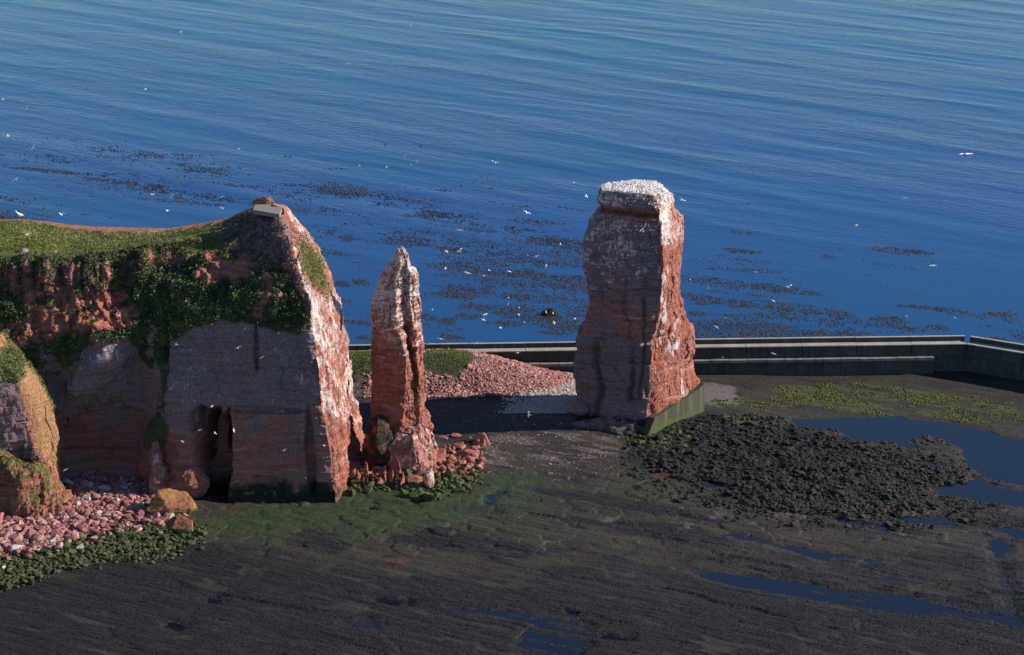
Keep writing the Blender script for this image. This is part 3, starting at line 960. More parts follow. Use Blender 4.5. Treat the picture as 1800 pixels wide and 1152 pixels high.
gu_l = .30 + .22 * gn + .17 * sstep(zat(470, 392), zat(400, 392), hh_) + .28 * np.exp(-((us - 1166 + (vs_ - 520) * .02) / 9) ** 2) * (vs_ < 620) + .22 * np.exp(-((us - 1188 - (vs_ - 600) * .1) / 10) ** 2) * (vs_ > 560) - .3 * sstep(.3, .6, mm2['rid']) * (vs_ > 430)
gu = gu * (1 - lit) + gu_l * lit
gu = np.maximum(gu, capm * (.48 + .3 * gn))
grey_and_shade = (.25 + .55 * hi + .30 * sstep(zat(598, 392), zat(612, 392), hh_) + .22 * sstep(zat(500, 392), zat(530, 392), hh_) + .35 * gn - .9 * notch) * (1 - lit)  # purple-grey shade of the unlit faces put into the rock colour
wet_and_shade = np.maximum(sstep(zat(722, 392), zat(752, 392), hh_ + 1.2 * gn), .55 * notch * (1 - lit))  # wet foot, plus shade painted into the brown notch
li = 0 * gn
mo = .40 * notch * (1 - lit) + .35 * sstep(zat(745, 392), zat(765, 392), hh_) + 0 * gn
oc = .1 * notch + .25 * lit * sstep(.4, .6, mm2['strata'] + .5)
li = 0 * gn
stack = empty('sea_stack', (float(Vs[:, 0].mean()), 399, 0), 'tall flat-topped red sea stack crowned with white seabirds, standing alone right of centre', 'sea stack')
Ls = np.array(stack.location)
obj('rock', mk_mesh('stack_rock', Vd - Ls, Qs, False, dict(m1=np.stack([gu, mo, li], 1), m2=np.stack([wet_and_shade, grey_and_shade, oc], 1)), [M['rock']]), stack)

# concrete footing under the sunlit face, cast in panels
fa = G(1140, 771, 0)[:2] - Ls[:2]; fb = G(1238, 730, 0)[:2] - Ls[:2]
fdir = (fb - fa); fl_ = np.linalg.norm(fdir); fdir /= fl_
npan = 9
foot_core = prism([fa + fdir * .1, fb - fdir * .1], [(.35, -2), (.35, .5), (6.0, .5), (6.0, -2)], 'footing', M['concrete_green'], stack)
ftop = [1.2, 3.6, 4.4, 4.9, 5.2, 5.3, 5.4, 5.6, 6.3]
for k in range(npan):
    a = fa + fdir * (fl_ * k / npan + .02); b = fa + fdir * (fl_ * (k + 1) / npan - .02)
    nn_ = np.array([-fdir[1], fdir[0]]); o0 = .03 * (k % 2)
    h0 = float(np.interp(k, [0, 1, 8, 9], [0.6, 3.3, 5.4, 6.2])); h1 = float(np.interp(k + 1, [0, 1, 8, 9], [0.6, 3.3, 5.4, 6.2]))
    VV = []
    for (q_, h_) in ((a, h0), (b, h1)):
        for (oo, zz_) in ((o0, -2), (o0 + .1, h_), (1.5, h_ + .05), (1.5, -2)):
            VV.append((q_[0] + nn_[0] * oo, q_[1] + nn_[1] * oo, zz_))
    obj('footing_panel', mk_mesh('footing_panel', np.array(VV), [grid_faces(4, 2, True), np.array([[3, 2, 1, 0]]), np.array([[4, 5, 6, 7]])], mats=[M['concrete_green']]), foot_core)

# ------------------------------------------------------------------ NEEDLE
N_ROWS = [  # v, left, corner, groove, right  (groove between the main blade and the side blade)
    (860, 646, 694, 730, 752), (825, 648, 692, 732, 752), (800, 648, 690, 735, 750), (790, 650, 692, 736, 756), (771, 648, 698, 737, 760), (754, 650, 703, 734, 758), (738, 655, 708, 731, 752),
    (721, 656, 711, 730, 747), (692, 656, 713, 730, 744), (667, 655, 714, 728, 747), (633, 655, 713, 721, 744), (600, 657, 707, 716, 745), (587, 659, 702, 713, 743),
    (567, 655, 698, 711, 741), (546, 656, 697, 708, 739), (529, 657, 696, 708, 736), (508, 664, 697, 709, 735), (486, 669, 698, 711, 734), (479, 673, 700, 712, 731), (474, 680, 702, 713, 722), (464, 686, 704, 713, 720), (459, 691, 703, 711, 719), (448, 694, 702, 708, 714), (438, 698, 701, 704, 708)]
keys = []
YN = 374.5
for v, l, c_, g_, r_ in N_ROWS:
    z = zat(v, YN)
    def at(px, Yd):
        return [(px - 900) / F * (Yd * cp - (z - CAMH) * sp), Yd, z]
    k_ = float(np.interp(v, [436, 500, 620, 860], [.12, .6, 1, 1]))
    gd = float(np.interp(v, [440, 500, 560, 640, 700, 740], [0, .6, 1.6, 1.4, .8, .1]))
    keys.append([at(l, YN + float(np.interp(v, [560, 640], [2.0, 3.2])) * k_), at(c_, YN), at(g_, YN + (1.6 + gd) * k_), at((g_ * .55 + r_ * .45), YN + 1.7 * k_), at(r_, YN + 4.0 * k_), at(r_ - 3, YN + 7 * k_), at((l + r_) / 2, YN + 8 * k_), at(l + 2, YN + 6 * k_)])
Vn, Qn, nr, nrow, ntot = column(keys, [38, 22, 16, 18, 22, 18, 18, 22], .13, 1, 12)
N0 = vnormals(Vn, Qn)
if (N0[:nr * nrow, 1] * (Vn[:nr * nrow, 1] - (YN + 4))).mean() < 0:
    N0 = -N0; Qn = Qn[:, ::-1]
un, vn_ = PX(Vn)
d, mm = rock_disp(Vn, (-.30, -.1), 1.0, 30, (1.5, 1.5, 1.2), .5)
hh_ = Vn[:, 2]
fade = sstep(-3, 0, hh_) * np.interp(vn_, [436, 470, 560], [.34, .48, .66])
zj = Vn[:, 2] / 1.1 + .5 * fbm(Vn[:, 0] / 2, Vn[:, 1] / 2, Vn[:, 2] * 0, 2, .5, 47)
d += .6 * (hsh(np.floor(zj), np.floor(Vn[:, 0] / 1.6 + Vn[:, 1] / 3), zj * 0, 48) - .5)
# undercut foot, left side
uc = np.exp(-((vn_ - 800) / 9) ** 2) * (un < 700)
Vd = Vn + N0 * (d * fade - 1.2 * uc)[:, None]
N1 = vnormals(Vd, Qn)
gn = fbm(Vn[:, 0] / 1.3, Vn[:, 1] / 1.3, Vn[:, 2] / 1.6, 4, .6, 46)
up_ = np.clip(N1[:, 2], 0, 1)
gu = .28 * sstep(zat(640, YN), zat(500, YN), hh_) + .2 * sstep(zat(700, YN), zat(600, YN), hh_) + .4 * up_ + .28 * gn
gu = gu - .2 * sstep(700, 740, vn_) + .35 * np.exp(-((un - 735) / 18) ** 2 - ((vn_ - 785) / 18) ** 2)
mo = .25 * np.exp(-((vn_ - 515) / 16) ** 2) + .30 * (vn_ > 742) * (un < 700) + .1 * gn
wet_and_shade = .45 * (vn_ > 740) * (un < 702) + .3 * (vn_ > 820)
grey_and_shade = .22 + .3 * gn - .25 * sstep(.1, .5, N0[:, 0]) - .2 * sstep(640, 700, vn_)  # grey shade tone painted on, weaker on faces toward the sun
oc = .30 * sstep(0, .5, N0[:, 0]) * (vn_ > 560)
needle = empty('rock_needle', (float(Vn[:, 0].mean()), YN + 4, 0), 'slender pointed red rock needle with a vertical cleft, between headland and tall stack', 'rock pinnacle')
Ln = np.array(needle.location)
obj('rock', mk_mesh('needle_rock', Vd - Ln, Qn, False, dict(m1=np.stack([gu, mo, 0 * gn], 1), m2=np.stack([wet_and_shade, grey_and_shade, oc], 1)), [M['rock']]), needle)

# ------------------------------------------------------------------ HEADLAND
#  rows: base, B, C, E, F, H, I, J, K (then one below and one behind are added)
CL = [
    [(-300, 905, 352), (-300, 800, 354), (-300, 700, 357), (-300, 600, 362), (-300, 540, 366), (-300, 462, 371), (-300, 448, 375), (-300, 420, 386), (-300, 388, 400)],
    [(-60, 885, 358.5), (-60, 800, 361), (-60, 700, 363), (-60, 610, 365), (-60, 530, 368), (-60, 466, 371), (-60, 452, 374.5), (-60, 420, 386), (-60, 386, 400)],
    [(40, 878, 361), (40, 800, 363), (40, 700, 365), (40, 615, 365.5), (40, 530, 369), (40, 468, 371.3), (40, 454, 374.5), (40, 420, 386), (40, 386, 400)],
    [(115, 870, 363), (115, 800, 367), (112, 690, 366.5), (115, 625, 365), (110, 530, 369), (110, 468, 371.3), (110, 453, 374.5), (105, 425, 385), (115, 394, 398)],
    [(180, 868, 364), (180, 800, 369), (185, 700, 367.5), (180, 602, 364), (180, 530, 369.5), (180, 462, 373), (180, 447, 376), (180, 425, 384), (180, 399, 396)],
    [(248, 872, 362.5), (245, 800, 368), (245, 700, 368), (238, 592, 366), (240, 520, 371), (240, 455, 376), (250, 432, 380), (250, 418, 386), (245, 401, 395)],
    [(297, 882, 359.5), (293, 800, 361), (293, 700, 362), (296, 598, 364), (290, 530, 369), (290, 458, 376), (290, 430, 381), (295, 414, 387), (300, 401, 394)],
    [(345, 888, 358), (342, 800, 359.5), (342, 700, 361), (345, 572, 363), (345, 520, 367), (345, 452, 375), (345, 422, 381), (345, 407, 387), (345, 394, 393)],
    [(400, 889, 357.5), (400, 800, 359), (400, 700, 360.5), (400, 562, 362.5), (400, 520, 366), (400, 450, 374), (400, 413, 381), (402, 396, 387), (402, 384, 391)],
    [(455, 888, 357.5), (455, 800, 359), (452, 700, 360), (450, 568, 361.5), (450, 520, 364), (448, 445, 373), (440, 402, 381), (438, 382, 386), (436, 367, 389)],
    [(505, 886, 358), (505, 800, 359), (505, 700, 360), (503, 578, 361), (500, 520, 363), (482, 440, 371), (468, 398, 379), (464, 374, 384), (462, 359, 388)],
    [(586, 885, 358), (583, 800, 359), (563, 700, 359.5), (554, 590, 360.5), (544, 530, 362), (514, 435, 369), (494, 398, 376), (488, 375, 382), (484, 360, 387)],
    [(594, 877, 360), (602, 790, 363), (598, 690, 366), (588, 580, 368), (572, 515, 369), (540, 430, 374), (514, 392, 380), (503, 372, 384), (496, 360, 388)],
    [(600, 868, 362.5), (608, 780, 367), (612, 690, 371), (605, 590, 373), (586, 515, 376), (560, 440, 380), (532, 400, 383), (514, 376, 386), (502, 362, 388.5)],
    [(604, 850, 368), (609, 775, 378), (612, 690, 384), (606, 600, 384), (590, 522, 384), (564, 446, 386), (534, 402, 387), (514, 378, 388), (502, 363, 389.5)],
    [(640, 798, 385.5), (634, 760, 386), (620, 690, 386.5), (612, 610, 387), (598, 530, 387.5), (569, 452, 388.5), (536, 404, 389), (513, 379, 389.5), (501, 364, 390.5)],
    [(640, 760, 397), (630, 730, 397), (616, 680, 396), (608, 610, 396), (590, 530, 395), (562, 455, 394), (530, 405, 393.5), (508, 379, 393), (497, 364, 393)],
]
C = np.array([[P(u, v, Yd) for (u, v, Yd) in col] for col in CL])          # cols, rows, 3
bot = C[:, :1].copy(); bot[:, 0, 2] = -3
back = C[:, -1:].copy(); back[:, 0, 2] -= 4; back[:, 0, 1] += 2.5
back2 = back.copy(); back2[:, 0, 2] = -3; back2[:, 0, 1] += 5
C = np.concatenate([bot, C, back, back2], 1)
cc = [44, 56, 40, 36, 38, 28, 28, 30, 30, 30, 36, 34, 26, 20, 18, 16]
rc = [10, 44, 60, 64, 40, 46, 14, 34, 38, 8, 8]
S1 = catmull(C, cc)                      # ncol x rows x 3
S2 = catmull(S1.transpose(1, 0, 2), rc)  # nrow x ncol x 3
nrw, ncl = S2.shape[:2]
Vc = S2.reshape(-1, 3)
Qc = grid_faces(ncl, nrw)
N0 = vnormals(Vc, Qc)
if N0[:, 1].mean() > 0:
    N0 = -N0; Qc = Qc[:, ::-1]
uc_, vc_ = PX(Vc)
rowi = np.repeat(np.arange(nrw), ncl)
cum = np.concatenate([[0], np.cumsum(rc)])
tr = np.interp(rowi, cum, np.arange(len(cum)))      # row parameter 0..11
plate = sstep(6.8, 7.4, tr)
back_m = sstep(8.95, 9.3, tr)
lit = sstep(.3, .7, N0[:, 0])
d, mm = rock_disp(Vc, (-.05, 0), 1.0, 60, (3.2, 3.2, 2.4), .3)
d2, mm2 = rock_disp(Vc, (-.2, -.2), 1.0, 70, (1.5, 1.5, 1.8), .9)
# rocky broken terraces, upper left
terr = sstep(5.0, 5.3, tr) * (1 - plate) * (1 - sstep(250, 330, uc_))
bank = sstep(4.1, 4.6, tr) * (1 - plate) * sstep(230, 320, uc_) * (1 - lit)
lowf = sstep(4.2, 3.9, tr) * (1 - lit)
d = .62 * d * lowf + .75 * d2 * lit + (1.15 * d2 + .4 * d) * sstep(3.9, 4.4, tr) * (1 - plate) * (1 - lit) * (1 - .55 * bank)
butt = fbm(Vc[:, 0] / 2.3, Vc[:, 0] * 0, Vc[:, 2] / 14, 3, .55, 77)      # upright ribs on the terraces
d += 2.7 * butt * terr * sstep(6.9, 6.2, tr)
d += 1.5 * fbm(Vc[:, 0] / 2.8, Vc[:, 1] / 2.8, Vc[:, 2] / 2.8, 3, .6, 79) * bank
for cu, cv, ru, rv, an, dep in ((374, 815, 34, 102, 3, -8.0), (350, 738, 20, 26, 30, -2.5), (352, 770, 12, 60, 0, -3.5), (395, 760, 10, 50, 8, -3), (262, 800, 20, 60, 0, 1.5), (190, 780, 90, 80, 0, -1.5), (545, 800, 10, 90, -4, -1.2),
                                (290, 640, 8, 90, 3, -1.2), (450, 610, 5, 50, 0, -.8), (170, 650, 70, 30, -32, 1.8), (455, 722, 100, 7, 2, -.8), (595, 610, 10, 40, 5, -.7), (575, 660, 6, 14, 0, -.9)):
    e = ell(uc_, vc_, cu, cv, ru, rv, an)
    d = d + dep * sstep(0, .30, e + .22 * fbm(Vc[:, 0] / 1.5, Vc[:, 1] / 8, Vc[:, 2] / 2.5, 3, .55, 78)) * (tr < 6)
d = d * (1 - plate) + plate * .45 * fbm2(Vc[:, 0] / 3, Vc[:, 1] / 3, 4, .55, 80) * (1 - back_m)
d = np.where((uc_ < 320) & (vc_ > 790) & (tr < 4), np.maximum(d, -.3), d)
fadeb = sstep(0, 1, tr) * np.interp(vc_, [340, 400, 470], [.35, .6, 1])
Vd = Vc + N0 * (d * fadeb)[:, None]
N1 = vnormals(Vd, Qc)
gn = fbm(Vc[:, 0] / 2.0, Vc[:, 1] / 2.0, Vc[:, 2] / 2.4, 4, .6, 81)
gl = fbm(Vc[:, 0] / 6.0, Vc[:, 1] / 6.0, Vc[:, 2] / 6, 3, .55, 82)
wu = uc_ + 9 * gn; wv = vc_ + 8 * fbm(Vc[:, 0] / 2 + 50, Vc[:, 1] / 2, Vc[:, 2] / 2, 4, .6, 83)
up_ = np.clip(N1[:, 2], 0, 1)
bush = inpoly(wu, wv, [(250, 478), (300, 462), (345, 452), (400, 440), (470, 452), (500, 470), (528, 520), (548, 572), (530, 590), (450, 572), (400, 562), (345, 574), (300, 600), (280, 660), (255, 640), (240, 605), (205, 590), (190, 555), (225, 520)])
ll = inpoly(wu, wv, [(-300, 520), (0, 512), (120, 520), (200, 550), (250, 600), (170, 598), (130, 635), (75, 690), (30, 665), (-60, 620), (-300, 640)]) * sstep(-.15, .1, gl + .5 * gn + .4 * (up_ - .35))
top_ = inpoly(wu, wv, [(-300, 380), (405, 383), (425, 392), (410, 430), (395, 447), (330, 455), (290, 440), (235, 452), (140, 466), (-300, 462)])
bush = bush * np.clip(sstep(-.25, .15, gl * 1.1 + 1.1 * gn + .12), 0, 1)
turf = np.clip(top_ * (.85 - .4 * (fbm2(Vc[:, 0] / 2, Vc[:, 1] / 2, 3, .5, 88) > .25) * (uc_ > 230)), 0, 1)
rlim = np.interp(uc_, [60, 150, 300], [8.8, 8.45, 8.25]); rim = sstep(rlim, rlim + .2, tr + .15 * gn)
turf = turf * (1 - rim) * (tr > 6.2)
ter_g = terr * sstep(.0, .3, gn + .5 * up_ - .25 * butt) * .62
mo = np.maximum.reduce([bush * .95, ll * .85, turf * .95, ter_g, .75 * np.clip(ell(uc_, vc_, 278, 760, 26, 40) * 3, 0, 1), .5 * np.clip(ell(uc_, vc_, 290, 640, 14, 80) * 3, 0, 1)])
prow_g = np.clip(ell(uc_, vc_, 553, 472, 24, 66, -24) * 2.5 + .8 * gn, 0, 1) * (ell(uc_, vc_, 553, 472, 24, 66, -24) > 0)
mo = np.maximum(mo, prow_g * .6)
wet_and_shade = sstep(815, 880, vc_ + 20 * gn) * .9 * (1 - .4 * lit) * sstep(300, 390, uc_)
grey_and_shade = (.50 + .45 * gn + .2 * sstep(740, 700, vc_) + .1 * mm['rid']) * sstep(4.3, 4.0, tr) * (1 - lit) * (1 - .25 * sstep(720, 780, vc_)) + terr * .4 * (.4 - butt)  # shade of the unlit face and between the ribs painted grey
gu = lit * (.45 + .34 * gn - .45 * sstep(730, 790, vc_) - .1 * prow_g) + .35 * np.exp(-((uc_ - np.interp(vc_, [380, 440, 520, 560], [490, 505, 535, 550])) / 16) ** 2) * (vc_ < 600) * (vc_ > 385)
gh = fbm(Vc[:, 0] / 3.5, Vc[:, 1] / 3.5, Vc[:, 2] / .7, 4, .6, 84)
gu = gu + (1 - lit) * (tr < 4.2) * (.20 + .2 * gn + .26 * gh + .10 * sstep(.15, .6, up_)) * sstep(800, 720, vc_)
gu = np.maximum(gu, .42 * np.clip(ell(uc_, vc_, 475, 405, 45, 28) * 2, 0, 1))
gu = np.maximum(gu, .35 * turf * (ell(uc_, vc_, 185, 410, 60, 12) > 0)) * (1 - bush)
sm_ = np.clip(ell(uc_, vc_, 478, 415, 62, 52) * 2.5, 0, 1) * (1 - lit)
grey_and_shade = np.maximum(grey_and_shade, sm_ * (.55 + .4 * gn))
mo = np.maximum(mo, sm_ * (.36 + .5 * gl))
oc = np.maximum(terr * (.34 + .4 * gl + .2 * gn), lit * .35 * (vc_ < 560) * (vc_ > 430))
oc = np.maximum(oc, rim * .45)
li = .35 * terr * gn
cliff = empty('sandstone_headland', (float(P(350, 888, 358)[0]), 370, 0), 'red sandstone headland with green turf on top and a shaded sheer face at left', 'headland')
Lc = np.array(cliff.location)
obj('cliff_rock', mk_mesh('cliff_rock', Vd - Lc, Qc, False, dict(m1=np.stack([gu, mo, li], 1), m2=np.stack([wet_and_shade, grey_and_shade, oc], 1)), [M['rock']]), cliff)

# foliage and grass on it
def on_faces(Vw, Q, w, n):
    a = Vw[Q[:, 0]]; b = Vw[Q[:, 1]]; c_ = Vw[Q[:, 2]]; d_ = Vw[Q[:, 3]]
    ar = .5 * np.linalg.norm(np.cross(c_ - a, d_ - b), axis=1) * w[Q].mean(1)
    pr = ar / ar.sum()
    f = rng.choice(len(Q), n, p=pr)
    s, t_ = rng.uniform(size=(2, n, 1))
    return (a[f] * (1 - s) + b[f] * s) * (1 - t_) + (d_[f] * (1 - s) + c_[f] * s) * t_


def leaf_tuft(seed, n=4):
    r = np.random.default_rng(seed); V_ = []; F_ = []
    for k in range(n):
        a = r.uniform(0, 6.28); tl = r.uniform(.1, 1.2); c0 = r.normal(size=3) * .35
        d1 = np.array([math.cos(a), math.sin(a), tl]); d1 /= np.linalg.norm(d1)
        d2 = np.cross(d1, r.normal(size=3)); d2 /= np.linalg.norm(d2)
        b = len(V_)
        V_ += [c0, c0 + d1 * .5 + d2 * .28, c0 + d1, c0 + d1 * .5 - d2 * .28]
        F_.append([b, b + 1, b + 2, b + 3])
    return np.array(V_), np.array(F_)


def blade_tuft(seed, n=4):
    r = np.random.default_rng(seed); V_ = []; F_ = []
    for k in range(n):
        a = r.uniform(0, 6.28); c0 = np.append(r.normal(size=2) * .5, 0)
        l = np.array([r.normal() * .5, r.normal() * .5, 1.0]); w_ = np.array([math.cos(a), math.sin(a), 0]) * .22
        b = len(V_)
        V_ += [c0 - w_, c0 + w_, c0 + l]
        F_.append([b, b + 1, b + 2])
    return np.array(V_), np.array(F_)


LT = [leaf_tuft(k) for k in range(6)]
BT = [blade_tuft(50 + k) for k in range(6)]
wb2 = np.clip(bush * (1.0 - .5 * (gl < -.15)) + .8 * ll + .75 * ter_g + .3 * np.clip(ell(uc_, vc_, 285, 700, 14, 90) * 3, 0, 1) * (gn > .1), 0, 1) * (tr < 7) * (tr > 1)
pp = on_faces(Vd, Qc, wb2, 21000)
scatter('bush_foliage', LT, pp - Lc, rng.uniform(.16, .58, len(pp)), M['leaf'], parent=cliff, tints=np.clip(rng.normal(.33, .18, len(pp)) + .35 * fbm2(pp[:, 0] / 3, pp[:, 2] / 2, 3, .5, 300) + .45 * (ell(*PX(pp), 345, 575, 75, 50) > 0) * rng.uniform(size=len(pp)), 0, 1), kind='stuff')
tw = inpoly(wu, wv, [(385, 395), (430, 372), (485, 378), (505, 420), (530, 490), (548, 560), (520, 520), (490, 470), (400, 450)]) * (1 - sstep(.25, .6, N0[:, 0])) + .35 * terr + .5 * top_ * (gn > .15) * (uc_ > 140)
pp = on_faces(Vd, Qc, np.clip(tw, 0, 1) * (tr < 8.6) * (tr > 4), 9000)
scatter('dead_stems', BT, pp - Lc, rng.uniform(.15, .42, len(pp)), M['twig'], parent=cliff, tints=rng.uniform(0, 1, len(pp)), kind='stuff')
pp = on_faces(Vd, Qc, np.maximum(turf * (tr < 8.85), .7 * prow_g * (gn > -.3)), 27000)
scatter('grass_tufts', BT, pp - Lc, rng.uniform(.12, .34, len(pp)), M['grass'], parent=cliff, tints=np.clip(rng.normal(.4, .15, len(pp)) + .6 * fbm2(pp[:, 0] / 7, pp[:, 1] / 6, 3, .5, 301), 0, 1), kind='stuff')
# grass on the mound
x, y = sample_px(26000, 560, 880, 636, 740)
z, m = ground(x, y)
nz = fbm2(x / 2, y / 2, 3, .5, 302)
mgw = mound_grass(m['u'], m['v'], x, y)
k = (mgw > .45) & (m['scree'] > .2)
scatter('grass_on_scree_mound', BT, np.stack([x[k], y[k], z[k]], 1), rng.uniform(.08, .22, k.sum()), M['grass'], kind='stuff')

# concrete lookout slab and low parapet on the summit
def block(name, pts_top, th, mat, parent, origin):
    A = np.array(pts_top) - origin
    n = len(A); B = A.copy(); B[:, 2] -= th
    V_ = np.concatenate([B, A])
    Q = np.array([[i, (i + 1) % n, n + (i + 1) % n, n + i] for i in range(n)])
    return obj(name, mk_mesh(name, V_, [Q, np.array([list(range(n, 2 * n))]), np.array([list(range(n))[::-1]])], mats=[mat]), parent)


zt = 44.6
slab = block('lookout_slab', [G(445, 369, zt), G(491, 377, zt), G(496, 364, zt), G(478, 359, zt), G(448, 360, zt)], .7, M['stone_shingle'], cliff, Lc)
block('parapet', [G(482, 357, 44.9), G(501, 364, 44.4), G(500, 367, 44.4), G(481, 360, 44.9)], 1.0, M['stone_red'], cliff, Lc)

# left spur: shaded left side, ochre sunlit flank
SP = [
    [(-300, 560, 352), (-300, 640, 350), (-300, 720, 349), (-300, 790, 349), (-300, 860, 350), (-300, 920, 349)],
    [(-120, 585, 358), (-110, 650, 357), (-105, 720, 356.5), (-95, 785, 356), (-80, 850, 356), (-80, 900, 355)],
    [(-30, 600, 361), (28, 665, 359.5), (42, 720, 358.8), (54, 780, 358.3), (84, 832, 358), (100, 880, 358)],
    [(-12, 592, 363.5), (48, 660, 361.6), (72, 712, 361), (84, 770, 360.4), (94, 825, 359.8), (108, 878, 359.4)],
    [(8, 585, 366), (66, 660, 364), (90, 705, 363.4), (102, 762, 362.6), (102, 820, 361.6), (112, 876, 361)],
    [(10, 585, 372), (70, 660, 372), (94, 705, 372), (104, 762, 372), (104, 820, 372), (114, 870, 372)],
]
C = np.array([[P(q[0], q[1], q[2] - 3.2) for q in col] for col in SP])
bot = C[:, -1:].copy(); bot[:, 0, 2] = -3
tpb = C[:, :1].copy(); tpb[:, 0, 1] += 8; tpb[:, 0, 2] -= 2
C = np.concatenate([tpb, C, bot], 1)
S1 = catmull(C, [30, 40, 22, 22, 20]); S2 = catmull(S1.transpose(1, 0, 2), [14, 42, 40, 40, 40, 36, 8])
nrw, ncl = S2.shape[:2]
Vp = S2.reshape(-1, 3); Qp = grid_faces(ncl, nrw); N0 = vnormals(Vp, Qp)
if N0[:, 1].mean() > 0:
    N0 = -N0; Qp = Qp[:, ::-1]
up, vp = PX(Vp)
d, mm = rock_disp(Vp, (-.2, -.1), 1.0, 95, (1.6, 1.6, 1.6), .3)
d = d * np.interp(vp, [600, 740, 800], [.35, .5, 1.0]) + .5 * fbm(Vp[:, 0] / 2.5, Vp[:, 1] / 2.5, Vp[:, 2] / 3, 4, .55, 97)
Vpd = Vp + N0 * (.62 * d)[:, None]
N1 = vnormals(Vpd, Qp)
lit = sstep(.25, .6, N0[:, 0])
gn = fbm(Vp[:, 0] / 2, Vp[:, 1] / 2, Vp[:, 2] / 2, 4, .6, 96)
mo = np.maximum(.55 * np.exp(-((up - np.interp(vp, [590, 660, 705, 762], [10, 68, 92, 104])) / 9) ** 2) * (vp < 730), .7 * np.clip(ell(up, vp, 20, 640, 40, 50) * 2, 0, 1)) + .1 * gn
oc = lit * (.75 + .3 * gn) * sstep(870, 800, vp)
grey_and_shade = (1 - lit) * (.6 + .3 * gn)  # grey shade of the spur's left side put into the colour
wet_and_shade = .5 * sstep(.45, .1, lit) * sstep(770, 790, vp)  # low unlit side painted darker
obj('spur_rock', mk_mesh('spur_rock', Vpd - Lc, Qp, False, dict(m1=np.stack([.15 * gn, mo, .2 * lit], 1), m2=np.stack([wet_and_shade, grey_and_shade, oc], 1)), [M['rock']]), cliff)
pp = on_faces(Vpd, Qp, np.clip(mo * 1.5 - .4, 0, 1), 2500)
scatter('spur_foliage', LT, pp - Lc, rng.uniform(.15, .4, len(pp)), M['leaf'], parent=cliff, tints=np.clip(rng.normal(.65, .2, len(pp)), 0, 1), kind='stuff')


# ------------------------------------------------------------------ big single rocks
def big_rock(name, cen, rad, seed, masks, label, cat='boulder', rot=0, amp=.35, parent=None, nu=70, nv=44, blocky=.0, cuts=6, group=None):
    th = np.linspace(0, 2 * math.pi, nu, endpoint=False); ph = np.linspace(0.02, math.pi - .02, nv)
    T, Ph = np.meshgrid(th, ph)
    V_ = np.stack([np.cos(T) * np.sin(Ph), np.sin(T) * np.sin(Ph), -np.cos(Ph)], -1).reshape(-1, 3)
    r = np.random.default_rng(seed)
    V_ = V_ * 1.22
    for _ in range(cuts):
        n = r.normal(size=3); n[2] = abs(n[2]); n /= np.linalg.norm(n); h = r.uniform(.62, .9)
        V_ = V_ - np.outer(np.clip(V_ @ n - h, 0, None), n)
    V_ = V_ * np.array(rad)
    c, s = math.cos(rot), math.sin(rot)
    V_ = V_ @ np.array([[c, s, 0], [-s, c, 0], [0, 0, 1]])
    Q = grid_faces(nu, nv, True)
    N_ = vnormals(V_, Q)
    if (N_ * V_).sum() < 0:
        N_ = -N_; Q = Q[:, ::-1]
    W = V_ + np.array(cen)
    sc = min(1.0, min(rad) / 3.0)
    d, mm = rock_disp(W / max(.35, sc), (-.2, -.1), 1.0, seed, (1.6, 1.6, 1.5), .4)
    V_ = V_ + N_ * (d * amp * max(.3, sc))[:, None]
    N_ = vnormals(V_, Q)
    gn = fbm(W[:, 0] / 1.2, W[:, 1] / 1.2, W[:, 2] / 1.2, 4, .6, seed + 5)
    f = lambda k: np.clip(masks.get(k, 0.0) + .3 * gn * (masks.get(k, 0) > 0) + masks.get(k + '_up', 0) * np.clip(N_[:, 2], 0, 1) + masks.get(k + '_low', 0) * sstep(.2, -.6, V_[:, 2] / rad[2]), 0, 1.3)
    me = mk_mesh(name, V_, Q, False, dict(m1=np.stack([f('gu'), f('mo'), f('li')], 1), m2=np.stack([f('wet_and_shade'), f('grey_and_shade'), f('oc')], 1)), [M['rock']])
    if parent is not None:
        o = obj(name, me, parent); o.location = Vector(cen) - parent.location
    else:
        o = obj(name, me, label=label, category=cat); o.location = cen
        if group:
            o['group'] = group
    return o


def gpt(u, v):
    q = G(u, v, .3); z = float(ground(np.array([q[0]]), np.array([q[1]]))[0][0])
    q = G(u, v, z)
    z = float(ground(np.array([q[0]]), np.array([q[1]]))[0][0])
    return np.array([q[0], q[1], z])


big_rock('summit_rock', (float(G(464, 353, 45)[0]), float(G(464, 353, 45)[1]) + .5, 44.7), (1.9, .8, .75), 610, dict(oc=.5, gu=.1), '', parent=cliff, nu=50, nv=30, amp=.5)
c_ = gpt(15, 900)
big_rock('lower_buttress', (c_[0] - 1.5, 353.0, 1.5), (8.5, 5.0, 10.0), 401, dict(mo=.40, mo_up=.25, oc=.25, wet_and_shade_low=.3), '', parent=cliff, nu=150, nv=120, amp=1.1, cuts=4)
for (u, v, a_, lab) in ((40, 441, .95, 'flat grey boulder half sunk in the turf at the far left, left one of two'), (97, 444, .8, 'pale block on the turf edge above the red terraces, right one of two')):
    q = P(u, v, 377.5)
    big_rock('turf_boulder', (q[0], q[1], q[2] - .1), (a_, .7, .45), 620 + u, dict(grey_and_shade=.6, gu=.3), lab, nu=30, nv=20, amp=.3)
c_ = gpt(302, 902)
big_rock('block_boulder', (c_[0], c_[1] + .8, c_[2] + 1.3), (4.0, 2.2, 2.0), 402, dict(oc=.35, li=.48, mo=.3, mo_low=.5), 'large flat-topped boulder with yellow-green lower edge at the cliff foot left of the cave', rot=.2)
c_ = gpt(322, 925)
big_rock('block_boulder', (c_[0], c_[1], c_[2] + .6), (2.6, 1.7, 1.2), 403, dict(mo=.42, oc=.3), 'orange and lime-green slab just in front of the large flat-topped boulder at the cliff foot', rot=-.3)
c_ = gpt(270, 880)
